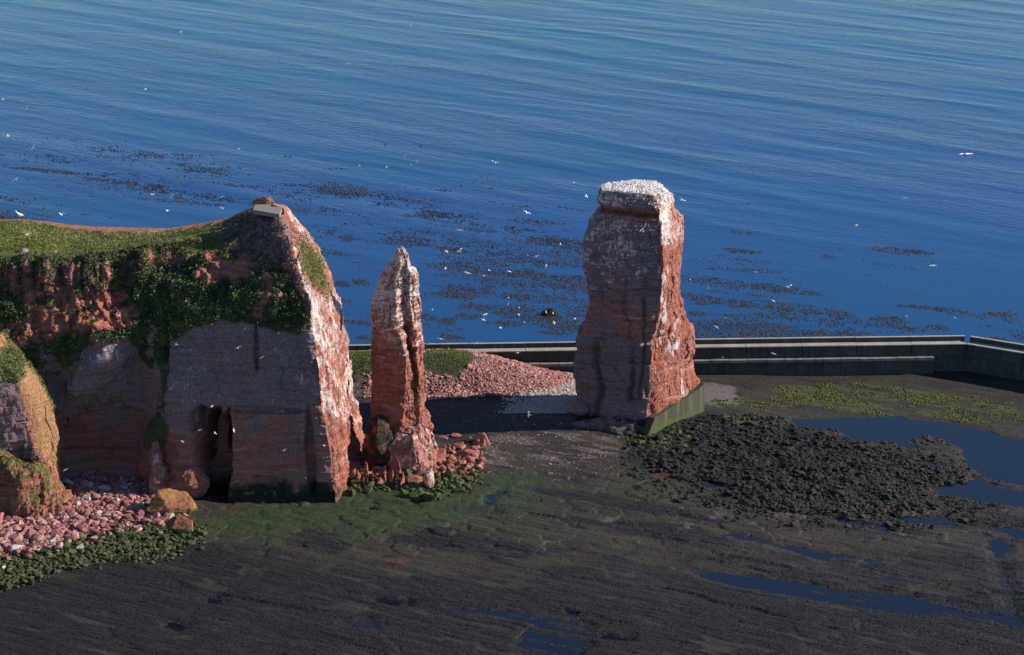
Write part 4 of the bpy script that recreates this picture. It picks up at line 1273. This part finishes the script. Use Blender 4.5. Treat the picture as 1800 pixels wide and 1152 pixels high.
big_rock('foot_pillar', (c_[0] + .6, 359.5, 4.2), (2.2, 2.0, 5.4), 404, dict(gu=.28, oc=.3, grey_and_shade=.35), '', parent=cliff, amp=.7, nu=90, nv=90, rot=.5, cuts=9)
c_ = gpt(315, 890)
big_rock('foot_block', (c_[0], 360.5, 3.4), (3.4, 2.2, 3.2), 405, dict(wet_and_shade=.2, grey_and_shade=.3), '', parent=cliff, amp=.6)
c_ = gpt(110, 880)
big_rock('block_boulder', (c_[0] + .2, c_[1], c_[2] + .9), (1.6, 1.4, 1.8), 406, dict(oc=.4), 'rounded orange-brown boulder at the foot of the ochre spur beside the pink stone beach')
c_ = gpt(1027, 745)
big_rock('block_boulder', (c_[0] - .8, c_[1] + .5, 4.3), (1.5, 1.5, 1.3), 407, dict(grey_and_shade=.6), '', parent=stack)
big_rock('foot_ledge', (c_[0] + 5.5, 393.6, 1.0), (7.6, 2.6, 2.2), 408, dict(grey_and_shade=.95, wet_and_shade=.45, wet_and_shade_low=.4), '', parent=stack, nu=120, amp=.5)  # greyed and darkened to paint contact shade at the stack base
c_ = gpt(655, 800)
big_rock('foot_rock', (c_[0] + 1.6, 374.6, 5.0), (2.7, 2.3, 3.8), 409, dict(mo=.30, wet_and_shade=.62), '', parent=needle, nu=100, nv=80, amp=.45, cuts=10)
c_ = gpt(730, 800)
big_rock('foot_fan', (c_[0] - .2, 374.0, 3.2), (3.6, 3.0, 5.2), 410, dict(gu=.42, oc=.2), '', parent=needle, nu=110, nv=90, amp=.7, rot=.4)
# fallen rocks round the needle
FALL = [  # u, v(base), size x, y, z, kind, label
    (768, 812, 3.6, 2.2, 1.9, 'r', 'large rounded pink-brown boulder leaning on the right foot of the rock needle'),
    (745, 818, 2.2, 1.8, 1.6, 'r', 'pink-brown boulder directly under the right foot of the rock needle'),
    (822, 800, 2.9, 1.8, .8, 'r', 'wide flat orange-red slab at the right end of the rubble beside the needle'),
    (806, 786, 1.8, 1.2, .6, 'r', 'small red slab just behind the wide flat orange-red slab'),
    (800, 766, 1.5, .8, .45, 'r', 'isolated flat pink slab farthest from the water on the dark shingle right of the needle'),
    (776, 768, 1.3, .7, .3, 'r', 'low pink slab between the needle and the isolated flat pink slab'),
    (846, 782, 1.5, 1.0, .6, 'r', 'broken red rock at the far right of the rubble heap'),
    (793, 812, 1.3, 1.1, 1.0, 'y', 'square boulder with a green lower half below the large rounded boulder'),
    (756, 856, 1.3, 1.2, 2.7, 'g', 'upright pale pink split boulder streaked with white, front of the needle rubble'),
    (738, 832, 2.0, 1.2, 1.0, 'r', 'pink slab with a shaded front, left of the upright split boulder'),
    (727, 848, 2.1, 1.6, 1.3, 'd', 'dark shaded boulder left of the upright split boulder'),
    (788, 838, 1.5, 1.3, 1.1, 'm', 'green algae covered boulder right of the upright split boulder'),
    (800, 856, 1.8, 1.2, .8, 'm', 'broad olive-green slab low on the right side of the rubble'),
    (770, 854, 1.0, .8, 1.0, 'm', 'small yellow-green boulder touching the upright split boulder'),
    (769, 840, .8, .7, .8, 'y', 'small ochre block behind the small yellow-green boulder'),
    (712, 872, 1.7, 1.1, .8, 'm', 'olive-green squared block left of its twin at the front edge of the rubble'),
    (737, 870, 1.9, 1.2, .9, 'm', 'olive-green squared block at the front edge of the rubble, below the upright split boulder'),
    (812, 828, 1.1, .9, .8, 'm', 'green boulder at the right edge of the rubble, above the broad olive slab'),
    (812, 814, 1.4, .8, .5, 'y', 'brown-green slab under the wide flat orange-red slab'),
    (762, 822, 1.1, .9, .8, 'm', 'mossy green boulder just below the large rounded boulder'),
    (735, 817, 1.0, .8, .5, 'y', 'yellowish-green small block in front of the needle foot'),
]
MK = dict(r=dict(gu=.12, oc=.1), y=dict(oc=.4, mo_low=.9), g=dict(gu=.5, mo_low=.6), d=dict(wet_and_shade=.5), m=dict(mo=.85))  # kind d paints the boulder's shade into its colour
for k, (u, v, a, b, c, kd, lab) in enumerate(FALL):
    q = gpt(u, v)
    big_rock('boulder', (q[0], q[1], q[2] + c * .45), (a * .62, b * .7, c * .8), 500 + k, MK[kd], lab, nu=36, nv=24, amp=.35, rot=rng.uniform(-.5, .5), cuts=9)


# upright fins between the prow and the needle
FINS = [(642, 852, .45, 5.4, 'tall thin upright red rock fin between the headland prow and the needle'), (669, 822, .7, 3.2, 'pointed red rock tooth below the left foot of the needle, leftmost of the upper row'),
        (681, 824, .45, 2.6, 'narrow red rock tooth, second of the upper row below the needle'), (687, 826, .4, 2.6, 'narrow red rock tooth, third of the upper row below the needle'), (696, 833, .7, 3.6, 'broadest red rock tooth, at the right end of the upper row below the needle'),
        (678, 846, .4, 1.8, 'short pale-edged rock tooth, second from left in the lower row'), (690, 846, .45, 2.0, 'short rock tooth in the middle of the lower row'), (697, 847, .35, 1.7, 'slim rock tooth right of the middle of the lower row'), (708, 852, .5, 2.6, 'curved rock tooth at the right end of the lower row'),
        (628, 842, .4, 1.8, 'small rock tooth left of the tall thin fin'), (653, 842, .35, 1.6, 'small rock tooth right of the tall thin fin'), (668, 850, .35, 1.4, 'small rock tooth, leftmost in the lower row')]
for k, (u, v, w, h, lab) in enumerate(FINS):
    q = gpt(u, v)
    v_, f_ = stone_proto(2, 700 + k, .9, 10)
    v_ = v_ * np.array([w * 1.1, 1.4, h * .72])
    v_[:, 0] *= np.interp(v_[:, 2], [-h, 0, h * .75], [1.9, 1.2, .25]); v_[:, 1] *= np.interp(v_[:, 2], [-h, 0, h * .75], [1.3, 1.1, .4])
    v_[:, 0] += .12 * v_[:, 2] * rng.normal()
    gu_ = np.full(len(v_), .18); z0 = np.zeros(len(v_)); mo_ = .8 * sstep(-.1 * h, -.5 * h, v_[:, 2])
    o = obj('rock_fin', mk_mesh('rock_fin', v_, f_, False, dict(m1=np.stack([gu_, mo_, z0], 1), m2=np.stack([z0, z0, z0], 1)), [M['rock']]), label=lab, category='rock fin', group='upright rock fins at the foot of the needle')
    o.location = (q[0], q[1], q[2] + h * .28)

# rubble base under fins and needle, smaller stones
x, y = sample_px(5200, 608, 850, 770, 880)
z, m = ground(x, y)
u_, v_ = m['u'], m['v']
wn_ = 14 * fbm2(x / 2, y / 2, 3, .6, 288)
ins = inpoly(u_ + wn_, v_ + .4 * wn_, [(606, 840), (640, 800), (770, 790), (850, 775), (860, 800), (850, 845), (800, 870), (745, 885), (700, 862), (620, 872)])
k = (ins > .5) & (rng.uniform(size=len(x)) < .55)
red_ = v_ + .05 * (u_ - 700) < 838
k &= rng.uniform(size=len(x)) < .45
sz = rng.gamma(2, .16, len(x)) + .12
scatter('rubble', ST, np.stack([x, y, z + sz * .3], 1)[k & red_], sz[k & red_], M['stone_red'], kind='stuff')
scatter('mossy_rubble', ST, np.stack([x, y, z + sz * .2], 1)[k & ~red_], sz[k & ~red_], M['stone_green'], kind='stuff')

# ------------------------------------------------------------------ the stone beach
x, y = sample_px(9800, -30, 360, 838, 1045)
z, m = ground(x, y)
u_, v_ = m['u'], m['v']
lowline = np.interp(u_, [-30, 0, 150, 300, 345], [1040, 1035, 990, 975, 955])
topline = np.interp(u_, [-30, 40, 100, 160, 260, 300, 345], [890, 895, 876, 838, 846, 898, 930])
greenl = np.interp(u_, [-30, 60, 160, 260, 330], [985, 972, 950, 930, 915])
k = (v_ < lowline + 6 * rng.normal(size=len(x))) & (v_ > topline)
x, y, z, u_, v_, greenl = x[k], y[k], z[k], u_[k], v_[k], greenl[k]
isg = v_ + 8 * rng.normal(size=len(x)) > greenl
sz = np.where(isg, rng.gamma(3.5, .06, len(x)) + .16, rng.gamma(2.6, .11, len(x)) * (1 + .5 * sstep(250, 0, u_) * sstep(890, 960, v_)) + .14)
vis = (u_ > 0) & (u_ < 355)
order = np.argsort(-sz * vis)
ind = order[:290]
rest = np.setdiff1d(np.arange(len(x)), ind)
mats_ = np.where(isg, 2, np.where(rng.uniform(size=len(x)) < .07, 1, 0))
for mi, (nm, mk_) in enumerate((('pink_beach_stones', 'stone_pink'), ('pale_beach_stones', 'stone_pale'), ('weedy_beach_stones', 'stone_green'))):
    rr_ = rest[mats_[rest] == mi]
    scatter(nm, ST, np.stack([x[rr_], y[rr_], z[rr_] + sz[rr_] * .25], 1), sz[rr_], M[mk_], kind='stuff')
pm = {}
for mi, mk_ in enumerate(('stone_pink', 'stone_pale', 'stone_green')):
    for j, (pv, pf) in enumerate(ST):
        pm[mi, j] = mk_mesh('beach_stone', pv, pf, False, mats=[M[mk_]])
LBL = ['pink sandstone stone lying on the stone beach below the headland', 'pale whitish stone among the pink ones on the beach below the headland', 'olive-green weed-coated stone along the lower edge of the stone beach']
GRP = ['pink stones of the beach', 'pale stones of the beach', 'weedy green stones of the beach']


def beach_label(mi, s_, u, v):
    size = 'big' if s_ > .62 else 'medium' if s_ > .46 else 'small'
    colr = ('pink', 'pale whitish', 'olive weed-coated')[mi]
    if u < 60:
        w = 'at the left edge of the beach'
    elif u < 115:
        w = 'below the mossy buttress'
    elif u < 170:
        w = 'below the ochre spur'
    elif u < 225:
        w = 'in the middle of the beach'
    elif u < 275:
        w = 'left of the large flat-topped boulder'
    else:
        w = 'beside the large flat-topped boulder'
    d_ = 'close under the cliff' if v < 905 else 'on the upper beach' if v < 935 else 'halfway down the beach' if v < 960 else 'near the weedy lower edge'
    return '%s %s stone %s, %s' % (size, colr, w, d_)


for i in ind:
    mi = int(mats_[i])
    o = obj('beach_stone', pm[mi, int(rng.integers(0, 8))], label=beach_label(mi, sz[i], u_[i], v_[i]), category='stone', group=GRP[mi])
    o.location = (x[i], y[i], z[i] + sz[i] * .3)
    o.scale = (sz[i], sz[i], sz[i])
    o.rotation_euler = (rng.normal() * .3, rng.normal() * .3, rng.uniform(0, 6.28))

# ------------------------------------------------------------------ floating kelp
def kelp_points(n, region, dens):
    u = rng.uniform(region[0], region[1], n); v = rng.uniform(region[2], region[3], n)
    q = G(u, v, 0)
    c, s = math.cos(R(-17)), math.sin(R(-17))
    al = q[:, 0] * c + q[:, 1] * s; ac = -q[:, 0] * s + q[:, 1] * c
    st_ = fbm2(al / 16, ac / 4.2, 4, .55, 310)
    md = fbm2(al / 3.0, ac / 2.0, 3, .55, 311)
    dd = dens(u, v)
    mt_ = kmats(u, v)
    k = ((dd + .62 * st_ + .40 * md) > rng.uniform(.30, .68, n)) | (mt_ > rng.uniform(-.08, .36, n))
    return q[k], u[k], v[k]


KE = [(650, 360, 460, 70, 3, .40), (900, 430, 380, 65, 6, .46), (950, 520, 300, 75, 6, .50), (250, 310, 350, 70, 6, .38), (560, 440, 160, 60, 4, .26), (40, 370, 160, 30, 4, .30), (700, 560, 200, 50, 2, .30),
      (1290, 595, 130, 20, 1, 1.2), (1300, 500, 200, 60, 6, .34), (1450, 560, 300, 40, 5, .40), (1600, 470, 230, 60, 8, .20), (1700, 570, 150, 40, 4, .34), (1000, 575, 90, 14, 6, .8), (990, 560, 60, 22, 5, .6), (20, 380, 110, 16, 3, 1.0), (1120, 480, 130, 30, 6, .55), (830, 515, 90, 14, 4, .7)]


KM = [(629, 568, 30, 4), (641, 594, 18, 4), (635, 496, 15, 6), (600, 500, 15, 6), (754, 558, 14, 6), (786, 565, 16, 6), (836, 538, 30, 5), (825, 557, 24, 5), (894, 569, 28, 5), (900, 550, 38, 9),
      (955, 560, 60, 8), (1010, 572, 25, 9), (1013, 553, 18, 6), (794, 593, 21, 5), (772, 605, 22, 5), (797, 519, 42, 6), (825, 510, 45, 6), (913, 522, 34, 6), (925, 483, 45, 8), (1003, 492, 48, 7),
      (810, 472, 60, 8), (791, 441, 28, 4), (716, 425, 36, 8), (763, 376, 30, 6), (607, 419, 14, 5), (600, 333, 48, 10), (982, 586, 30, 4), (1306, 408, 20, 4), (1580, 442, 55, 6), (1304, 442, 32, 4),
      (1249, 495, 36, 6), (1326, 504, 20, 5), (1370, 512, 25, 4), (1420, 515, 22, 4), (1238, 528, 30, 8), (1300, 535, 32, 7), (1370, 543, 34, 7), (1428, 550, 18, 6), (1475, 554, 28, 7), (1566, 563, 32, 7),
      (1650, 577, 20, 6), (1600, 579, 24, 4), (1760, 554, 28, 5), (1643, 543, 62, 4), (1315, 581, 105, 17), (1435, 588, 55, 8), (1493, 586, 18, 8), (1792, 592, 14, 5), (1227, 552, 16, 4), (1752, 597, 22, 4),
      (270, 328, 22, 5), (80, 300, 90, 3), (180, 318, 70, 4), (700, 330, 25, 5), (840, 405, 30, 4), (940, 390, 40, 5)]


def kmats(u, v):
    n1 = fbm2(u / 14, v / 5, 3, .55, 320) * .55
    o = np.full(u.shape, -1.0)
    for cu, cv, ru, rv in KM:
        o = np.maximum(o, ell(u, v, cu, cv, ru * 1.15, rv * 1.15, 5))
    return o + n1


def kdens(u, v):
    o = np.zeros_like(u) - .2
    for cu, cv, ru, rv, an, w in KE:
        o = np.maximum(o, w * sstep(-.05, .7, ell(u, v, cu, cv, ru, rv, an)) * (1) - .02)
    return o


q, u_, v_ = kelp_points(300000, (-60, 1860, 240, 602), kdens)
sz = rng.uniform(.11, .34, len(q)) * np.interp(v_, [250, 400, 600], [1.1, 1.0, .9])
kl = (np.array([[1, 0, 0], [.2, .8, 0], [-1, .4, 0], [-.5, -.7, 0], [.5, -.6, 0], [0, 0, .5]]), np.array([[0, 1, 5], [1, 2, 5], [2, 3, 5], [3, 4, 5], [4, 0, 5]]))
q[:, 2] = .0
scatter('kelp_bed', [kl], q, sz, M['kelp'], (.5, 1.1), rot_tilt=.05, kind='stuff')
print('kelp', len(q))

# a dark rock awash with two birds
q = G(967, 553, 0)
big_rock('awash_rock', (q[0], q[1], .25), (1.6, 1.2, 1.1), 601, dict(wet_and_shade=1.0), 'small black rock awash in the kelp left of the tall stack', nu=30, nv=20)

# white crest in the upper right
q = G(1698, 271, .25)
a = np.linspace(-1, 1, 24)
V_ = []
for s_ in a:
    w_ = (1 - s_ * s_) * .55 * (.6 + .5 * math.sin(7 * s_)) + .03
    for o_ in (-1, 0, 1):
        V_.append((s_ * 2.3, o_ * w_ + .4 * s_ + .15 * math.sin(9 * s_ + o_), .25 * (o_ == 0) * (1 - s_ * s_) + .02 * random.random()))
obj('breaking_crest', mk_mesh('breaking_crest', np.array(V_), grid_faces(3, 24), True, mats=[M['foam']]), label='small white breaking wave crest in the upper right of the sea', category='wave crest').location = q

# ------------------------------------------------------------------ BIRDS
def bird_mesh(name, dihedral, sweep, bank=0):
    V_ = []; F_ = []; mi = []
    # body: tapered spindle
    rings = [(-.42, .01), (-.30, .05), (-.12, .085), (.08, .09), (.22, .06), (.30, .055), (.36, .045), (.43, .008)]
    for (yy, rr_) in rings:
        for k in range(6):
            a = k * math.pi / 3
            V_.append((rr_ * math.cos(a), yy, rr_ * math.sin(a)))
    for j in range(len(rings) - 1):
        for k in range(6):
            F_.append((j * 6 + k, j * 6 + (k + 1) % 6, (j + 1) * 6 + (k + 1) % 6, (j + 1) * 6 + k)); mi.append(0)
    b = len(V_)
    V_ += [(-.10, -.52, 0), (.10, -.52, 0), (.03, -.28, .02), (-.03, -.28, .02)]
    F_.append((b, b + 1, b + 2, b + 3)); mi.append(0)
    for sgn in (-1, 1):
        b = len(V_)
        pts = [(0.05, .14, -.12), (.38, .20, -.02), (.78, .04, -.12), (1.0, -.18, -.20)]
        for k, (xx, fr, bk) in enumerate(pts):
            zz_ = dihedral * (min(xx, .4) * 1.2 - max(0, xx - .4) * .5)
            for yy in (fr, bk):
                V_.append((sgn * xx, yy - sweep * xx * xx * .3, zz_ + (.02 if yy == fr else 0)))
                V_.append((sgn * xx, yy - sweep * xx * xx * .3, zz_ - .015))
        for k in range(3):
            o_ = b + 4 * k
            f = [(o_, o_ + 4, o_ + 6, o_ + 2), (o_ + 1, o_ + 3, o_ + 7, o_ + 5), (o_, o_ + 1, o_ + 5, o_ + 4), (o_ + 2, o_ + 6, o_ + 7, o_ + 3)]
            F_ += f; mi += [1 if k == 2 else 0] * 4
        o_ = b + 12
        F_.append((o_, o_ + 1, o_ + 3, o_ + 2)); mi.append(1)
    return mk_mesh(name, np.array(V_), np.array(F_), False, mats=[M['white'], M['grey']], midx=mi)


def sit_mesh(name):
    V_ = []; F_ = []
    rings = [(-.34, .02, .20), (-.22, .08, .22), (-.05, .13, .26), (.10, .12, .32), (.18, .07, .42), (.21, .065, .50), (.27, .05, .54), (.36, .01, .52)]
    for (yy, rr_, zc) in rings:
        for k in range(6):
            a = k * math.pi / 3
            V_.append((rr_ * math.cos(a), yy, zc + rr_ * math.sin(a)))
    for j in range(len(rings) - 1):
        for k in range(6):
            F_.append((j * 6 + k, j * 6 + (k + 1) % 6, (j + 1) * 6 + (k + 1) % 6, (j + 1) * 6 + k))
    for sx_ in (-.04, .04):
        b = len(V_)
        V_ += [(sx_ - .01, .03, 0), (sx_ + .01, .03, 0), (sx_ + .01, .03, .2), (sx_ - .01, .03, .2)]
        F_.append((b, b + 1, b + 2, b + 3))
    return mk_mesh(name, np.array(V_), np.array(F_), False, mats=[M['white']])


BM = [bird_mesh('gull', .5, .3), bird_mesh('gull', .15, .5), bird_mesh('gull', -.3, .4), bird_mesh('gull', .9, .1)]
SITM = sit_mesh('perched_seabird')
FLY = [  # u, v, distance, size, label
    (5, 175, 470, 1.0, 'white gull at the far left edge, highest of those along the edge'),
    (47, 188, 480, .9, 'faint gull with spread wings just right of the topmost left-edge gull'),
    (255, 157, 440, 1.1, 'white gull over open sea in the upper left quarter'),
    (318, 57, 700, .9, 'tiny gull near the top edge, left part of the sea'),
    (186, 3, 700, .9, 'tiny gull right at the top edge of the picture, left of the others'),
    (722, 43, 700, 1.0, 'tiny gull near the top edge, over the middle of the sea'),
    (610, 112, 520, 1.1, 'small gull over the upper middle sea with a dark shadow beneath'),
    (14, 240, 430, 1.1, 'white gull by the left edge, above the kelp'),
    (58, 261, 440, 1.1, 'gull with spread wings right of the left-edge gull above the kelp'),
    (28, 315, 420, 1.2, 'white gull low at the left, over the first dark kelp line'),
    (268, 342, 410, 1.3, 'bright white gull above the middle of the grassy plateau'),
    (302, 348, 430, .8, 'small gull just right of the bright one above the plateau'),
    (388, 348, 420, 1.0, 'gull flying left of the summit parapet'),
    (390, 366, 430, .7, 'small gull beneath the one left of the summit parapet'),
    (294, 370, 410, 1.1, 'gull gliding just above the rear rim of the plateau'),
    (108, 378, 405, 1.3, 'large white gull hovering at the left end of the plateau rim'),
    (870, 286, 430, 1.2, 'bright white gull alone over the sea between needle and stack'),
    (872, 232, 520, .8, 'faint gull above the bright lone gull over the middle sea'),
    (1008, 321, 420, 1.1, 'white gull left of the top of the tall stack'),
    (1030, 346, 420, 1.0, 'grey-white gull with raised wings close to the left shoulder of the tall stack'),
    (926, 374, 430, 1.1, 'gull gliding left of the tall stack at shoulder height'),
    (808, 405, 440, 1.0, 'gull flying above and right of the needle tip'),
    (1200, 351, 405, 1.4, 'largest gull, wings spread, just right of the tall stack top'),
    (1592, 350, 430, 1.1, 'gull over the right sea, left of the longest dark swell'),
    (1505, 397, 420, 1.3, 'bright gull with upright wings over the right sea'),
    (1640, 467, 440, 1.1, 'gull over the thin kelp line at the right'),
    (1325, 478, 430, 1.1, 'gull over the sea right of the tall stack at mid height'),
    (1386, 505, 430, 1.2, 'gull over the kelp patches right of the tall stack'),
    (1213, 492, 420, .8, 'small gull close to the right flank of the tall stack'),
    (822, 480, 440, 1.1, 'white gull over the densest kelp right of the needle'),
    (785, 442, 450, .9, 'gull at the left end of the kelp streak beyond the needle tip'),
    (808, 442, 450, 1.1, 'gull at the right end of the kelp streak beyond the needle tip'),
    (845, 447, 450, .8, 'small gull right of the pair beyond the needle tip'),
    (783, 472, 450, .8, 'small gull over kelp directly right of the needle shoulder'),
    (960, 467, 450, .8, 'small gull over kelp left of the tall stack'),
    (985, 430, 450, .8, 'pale gull over smooth water left of the tall stack'),
    (893, 535, 430, .8, 'small gull over the lens-shaped kelp patch'),
    (853, 553, 425, 1.0, 'gull over clear blue water between needle and stack, highest of the cluster'),
    (850, 562, 425, .8, 'gull just below the highest of the cluster between needle and stack'),
    (880, 577, 425, .8, 'gull near the wall between needle and stack, right of the lower kelp patch'),
    (838, 603, 422, .8, 'gull skimming the coping of the breakwater right of the needle'),
    (775, 596, 422, 1.0, 'gull with wings up beside the last kelp patch before the breakwater'),
    (912, 553, 430, .8, 'gull in the middle of the cluster between needle and stack'),
    (922, 567, 430, .7, 'lower small gull in the middle of the cluster between needle and stack'),
    (974, 568, 430, .9, 'gull above the breakwater just left of the tall stack'),
    (843, 627, 418, .9, 'gull against the dark breakwater face above the pink scree'),
    (910, 620, 418, .8, 'gull against the breakwater face between scree and tall stack'),
    (310, 607, 356, .9, 'white gull against the shaded face, below the bushes'),
    (418, 612, 356, .9, 'white gull against the middle of the shaded cliff face'),
    (460, 629, 356, .7, 'small gull right of the one against the middle of the shaded face'),
    (373, 714, 352, .6, 'small gull in front of the cave mouth top'),
    (351, 757, 352, .5, 'tiny gull in front of the cave, left one of two'),
    (378, 762, 352, .7, 'gull deep in front of the dark cave'),
    (411, 757, 352, .7, 'gull right of the cave against brown rock'),
    (321, 776, 352, .5, 'tiny gull left of the cave'),
    (500, 792, 352, .6, 'small gull low against the shaded face, left one of two near the prow'),
    (570, 784, 352, .7, 'gull against the red prow edge low down'),
    (115, 826, 352, .6, 'small gull in the dark recess above the stone beach'),
    (636, 758, 366, .8, 'gull in the dark gap between prow and needle'),
    (930, 730, 390, 1.1, 'gull over the shaded ground between needle and stack'),
    (48, 413, 385, .9, 'white gull low over the grass at the left'),
    (1360, 622, 418, .8, 'gull against the breakwater face right of the tall stack'),
    (1270, 628, 418, .6, 'small gull against the dark breakwater near the right flank of the stack'),
    (927, 449, 450, .7, 'small gull over speckled kelp left of the stack shoulder, left of its neighbour'),
    (943, 451, 450, .7, 'small gull over speckled kelp left of the stack shoulder, right of its neighbour'),
    (851, 485, 440, .8, 'gull over the kelp mats above the two lens-shaped patches'),
    (896, 477, 440, .8, 'gull at the top of the long kelp mat left of the stack'),
    (860, 476, 440, .7, 'gull at the left tip of the long kelp mat left of the stack'),
    (894, 524, 430, .8, 'gull on the brown kelp patch halfway between needle and stack'),
    (913, 541, 430, .7, 'small gull over blue water beside the broad kelp mat near the stack'),
    (760, 544, 430, .7, 'small gull close to the right side of the needle'),
    (1011, 561, 430, .7, 'small gull over kelp close to the left foot of the tall stack'),
    (722, 290, 520, .7, 'faint gull in the loose flock over the middle sea, lowest one'),
    (711, 275, 520, .7, 'faint gull in the loose flock over the middle sea, topmost left'),
    (632, 291, 520, .8, 'faint gull left of the loose flock over the middle sea'),
    (680, 294, 520, .6, 'tiny gull between the loose flock and the faint gull left of it'),
    (733, 284, 520, .7, 'faint gull in the loose flock over the middle sea, rightmost'),
    (1245, 506, 430, .7, 'small gull over the first kelp mat right of the tall stack'),
    (1360, 529, 430, .6, 'tiny gull between kelp mats right of the tall stack'),
    (1594, 557, 430, .6, 'tiny gull over water in front of the far right kelp patches, left one'),
    (1679, 559, 430, .7, 'small gull over water in front of the far right kelp patches, right one'),
    (1275, 559, 430, .8, 'gull over the dense kelp bed at the right flank of the stack, upper one'),
    (1260, 575, 430, .8, 'gull over the dense kelp bed at the right flank of the stack, lower one'),
    (1155, 90, 700, .7, 'tiny gull far out over the upper right sea'),
    (420, 262, 520, .7, 'tiny gull over the first loose kelp left of centre'),
]
for k, (u, v, Yd, s_, lab) in enumerate(FLY):
    o = obj('gull', BM[k % 4], label=lab, category='gull', group='gulls in flight')
    o.location = P(u, v, Yd)
    s2_ = s_ * (.76 if Yd < 600 else 1.0)
    o.scale = (s2_, s2_, s2_)
    o.rotation_euler = (R(rng.uniform(-25, 25)), R(rng.uniform(-35, 35)), R(rng.uniform(0, 360)))
o = obj('gull', SITM, label='upright gull standing on the rim of the turf at the far left', category='gull')
o.location = P(34, 384, 399.0); o.scale = (2.2, 2.2, 2.6); o.rotation_euler = (0, 0, 2)
for (u, v, lab) in ((960, 551, 'left of two gulls sitting on the black rock awash'), (972, 553, 'right of two gulls sitting on the black rock awash')):
    o = obj('gull', SITM, label=lab, category='gull'); q = G(u, v, .9); o.location = (q[0], q[1], .9); o.scale = (.9,) * 3

# perched colony: rain down rays on the stack top, and along its ledges
dg = bpy.context.evaluated_depsgraph_get()
from mathutils.bvhtree import BVHTree
Vr = Vd_stack = None
bt = BVHTree.FromPolygons([tuple(q) for q in (bpy.data.meshes['stack_rock'].vertices[i].co for i in range(len(bpy.data.meshes['stack_rock'].vertices)))], [tuple(p.vertices) for p in bpy.data.meshes['stack_rock'].polygons])
placed = []
tries = 0
while len(placed) < 520 and tries < 12000:
    tries += 1
    u = rng.uniform(1052, 1190); Yd = rng.uniform(392, 406)
    q = P(u, 340, Yd) - Ls
    h = bt.ray_cast(Vector((q[0], q[1], 60)), Vector((0, 0, -1)))
    if h[0] is None or h[0].z < tz - 4.2 or h[1].z < .35:
        continue
    c = h[0]
    if any((c - w_).length_squared < .10 for w_ in placed):
        continue
    placed.append(c)
ledge = []
zl = zat(395, 392)
tries = 0
while len(ledge) < 110 and tries < 4000:
    tries += 1
    u = rng.uniform(1045, 1160); v = rng.choice([394, 397, 404, 408, 430, 452, 468, 350, 356]) + rng.normal() * 2
    o0 = Vector((0, 0, CAMH)) - Vector(Ls); dv = (Vector(P(u, v, 400)) - Vector((0, 0, CAMH))).normalized()
    h = bt.ray_cast(o0, dv)
    if h[0] is None:
        continue
    ledge.append(h[0] - dv * .15)
placed.sort(key=lambda c: c.y)
lab_top = 'white seabird sitting in the dense colony on the flat top of the tall stack'
lab_led = 'white seabird perched on a ledge of the shaded face of the tall stack'
for c in placed[:190]:
    uu_ = float(PX(np.array(c) + Ls)[0])
    wh_ = 'left end' if uu_ < 1080 else 'left half' if uu_ < 1105 else 'middle' if uu_ < 1130 else 'right half' if uu_ < 1155 else 'right end'
    lab_top = 'white seabird at the colony front, %s of the tall stack top' % wh_
    o = obj('perched_seabird', SITM, label=lab_top, category='seabird', group='seabirds on the stack top')
    o.location = Vector(Ls) + c; o.scale = (.95,) * 3; o.rotation_euler = (0, 0, rng.uniform(0, 6.28))
for c in ledge:
    uu_, vv_ = PX(np.array(c) + Ls)
    wh_ = 'left' if uu_ < 1085 else 'middle' if uu_ < 1122 else 'right'
    up__ = 'just under the top' if vv_ < 370 else 'below the brown band' if vv_ < 412 else 'on the lower ledges'
    lab_led = 'white seabird %s of the tall stack, %s of the shaded face' % (up__, wh_)
    o = obj('perched_seabird', SITM, label=lab_led, category='seabird', group='seabirds on the stack ledges')
    o.location = Vector(Ls) + c - Vector((0, 0, .2)); o.scale = (.62,) * 3; o.rotation_euler = (0, 0, rng.uniform(0, 6.28))
sv = np.array([v.co[:] for v in SITM.vertices]); sf = np.array([list(p.vertices) for p in SITM.polygons])
rest_b = placed[190:]
if rest_b:
    scatter('seabird_colony', [(sv, sf)], np.array([list(c) for c in rest_b]) + Ls, np.full(len(rest_b), .95), M['white'], rot_tilt=0, kind='stuff')
print('placed', len(placed), len(ledge))
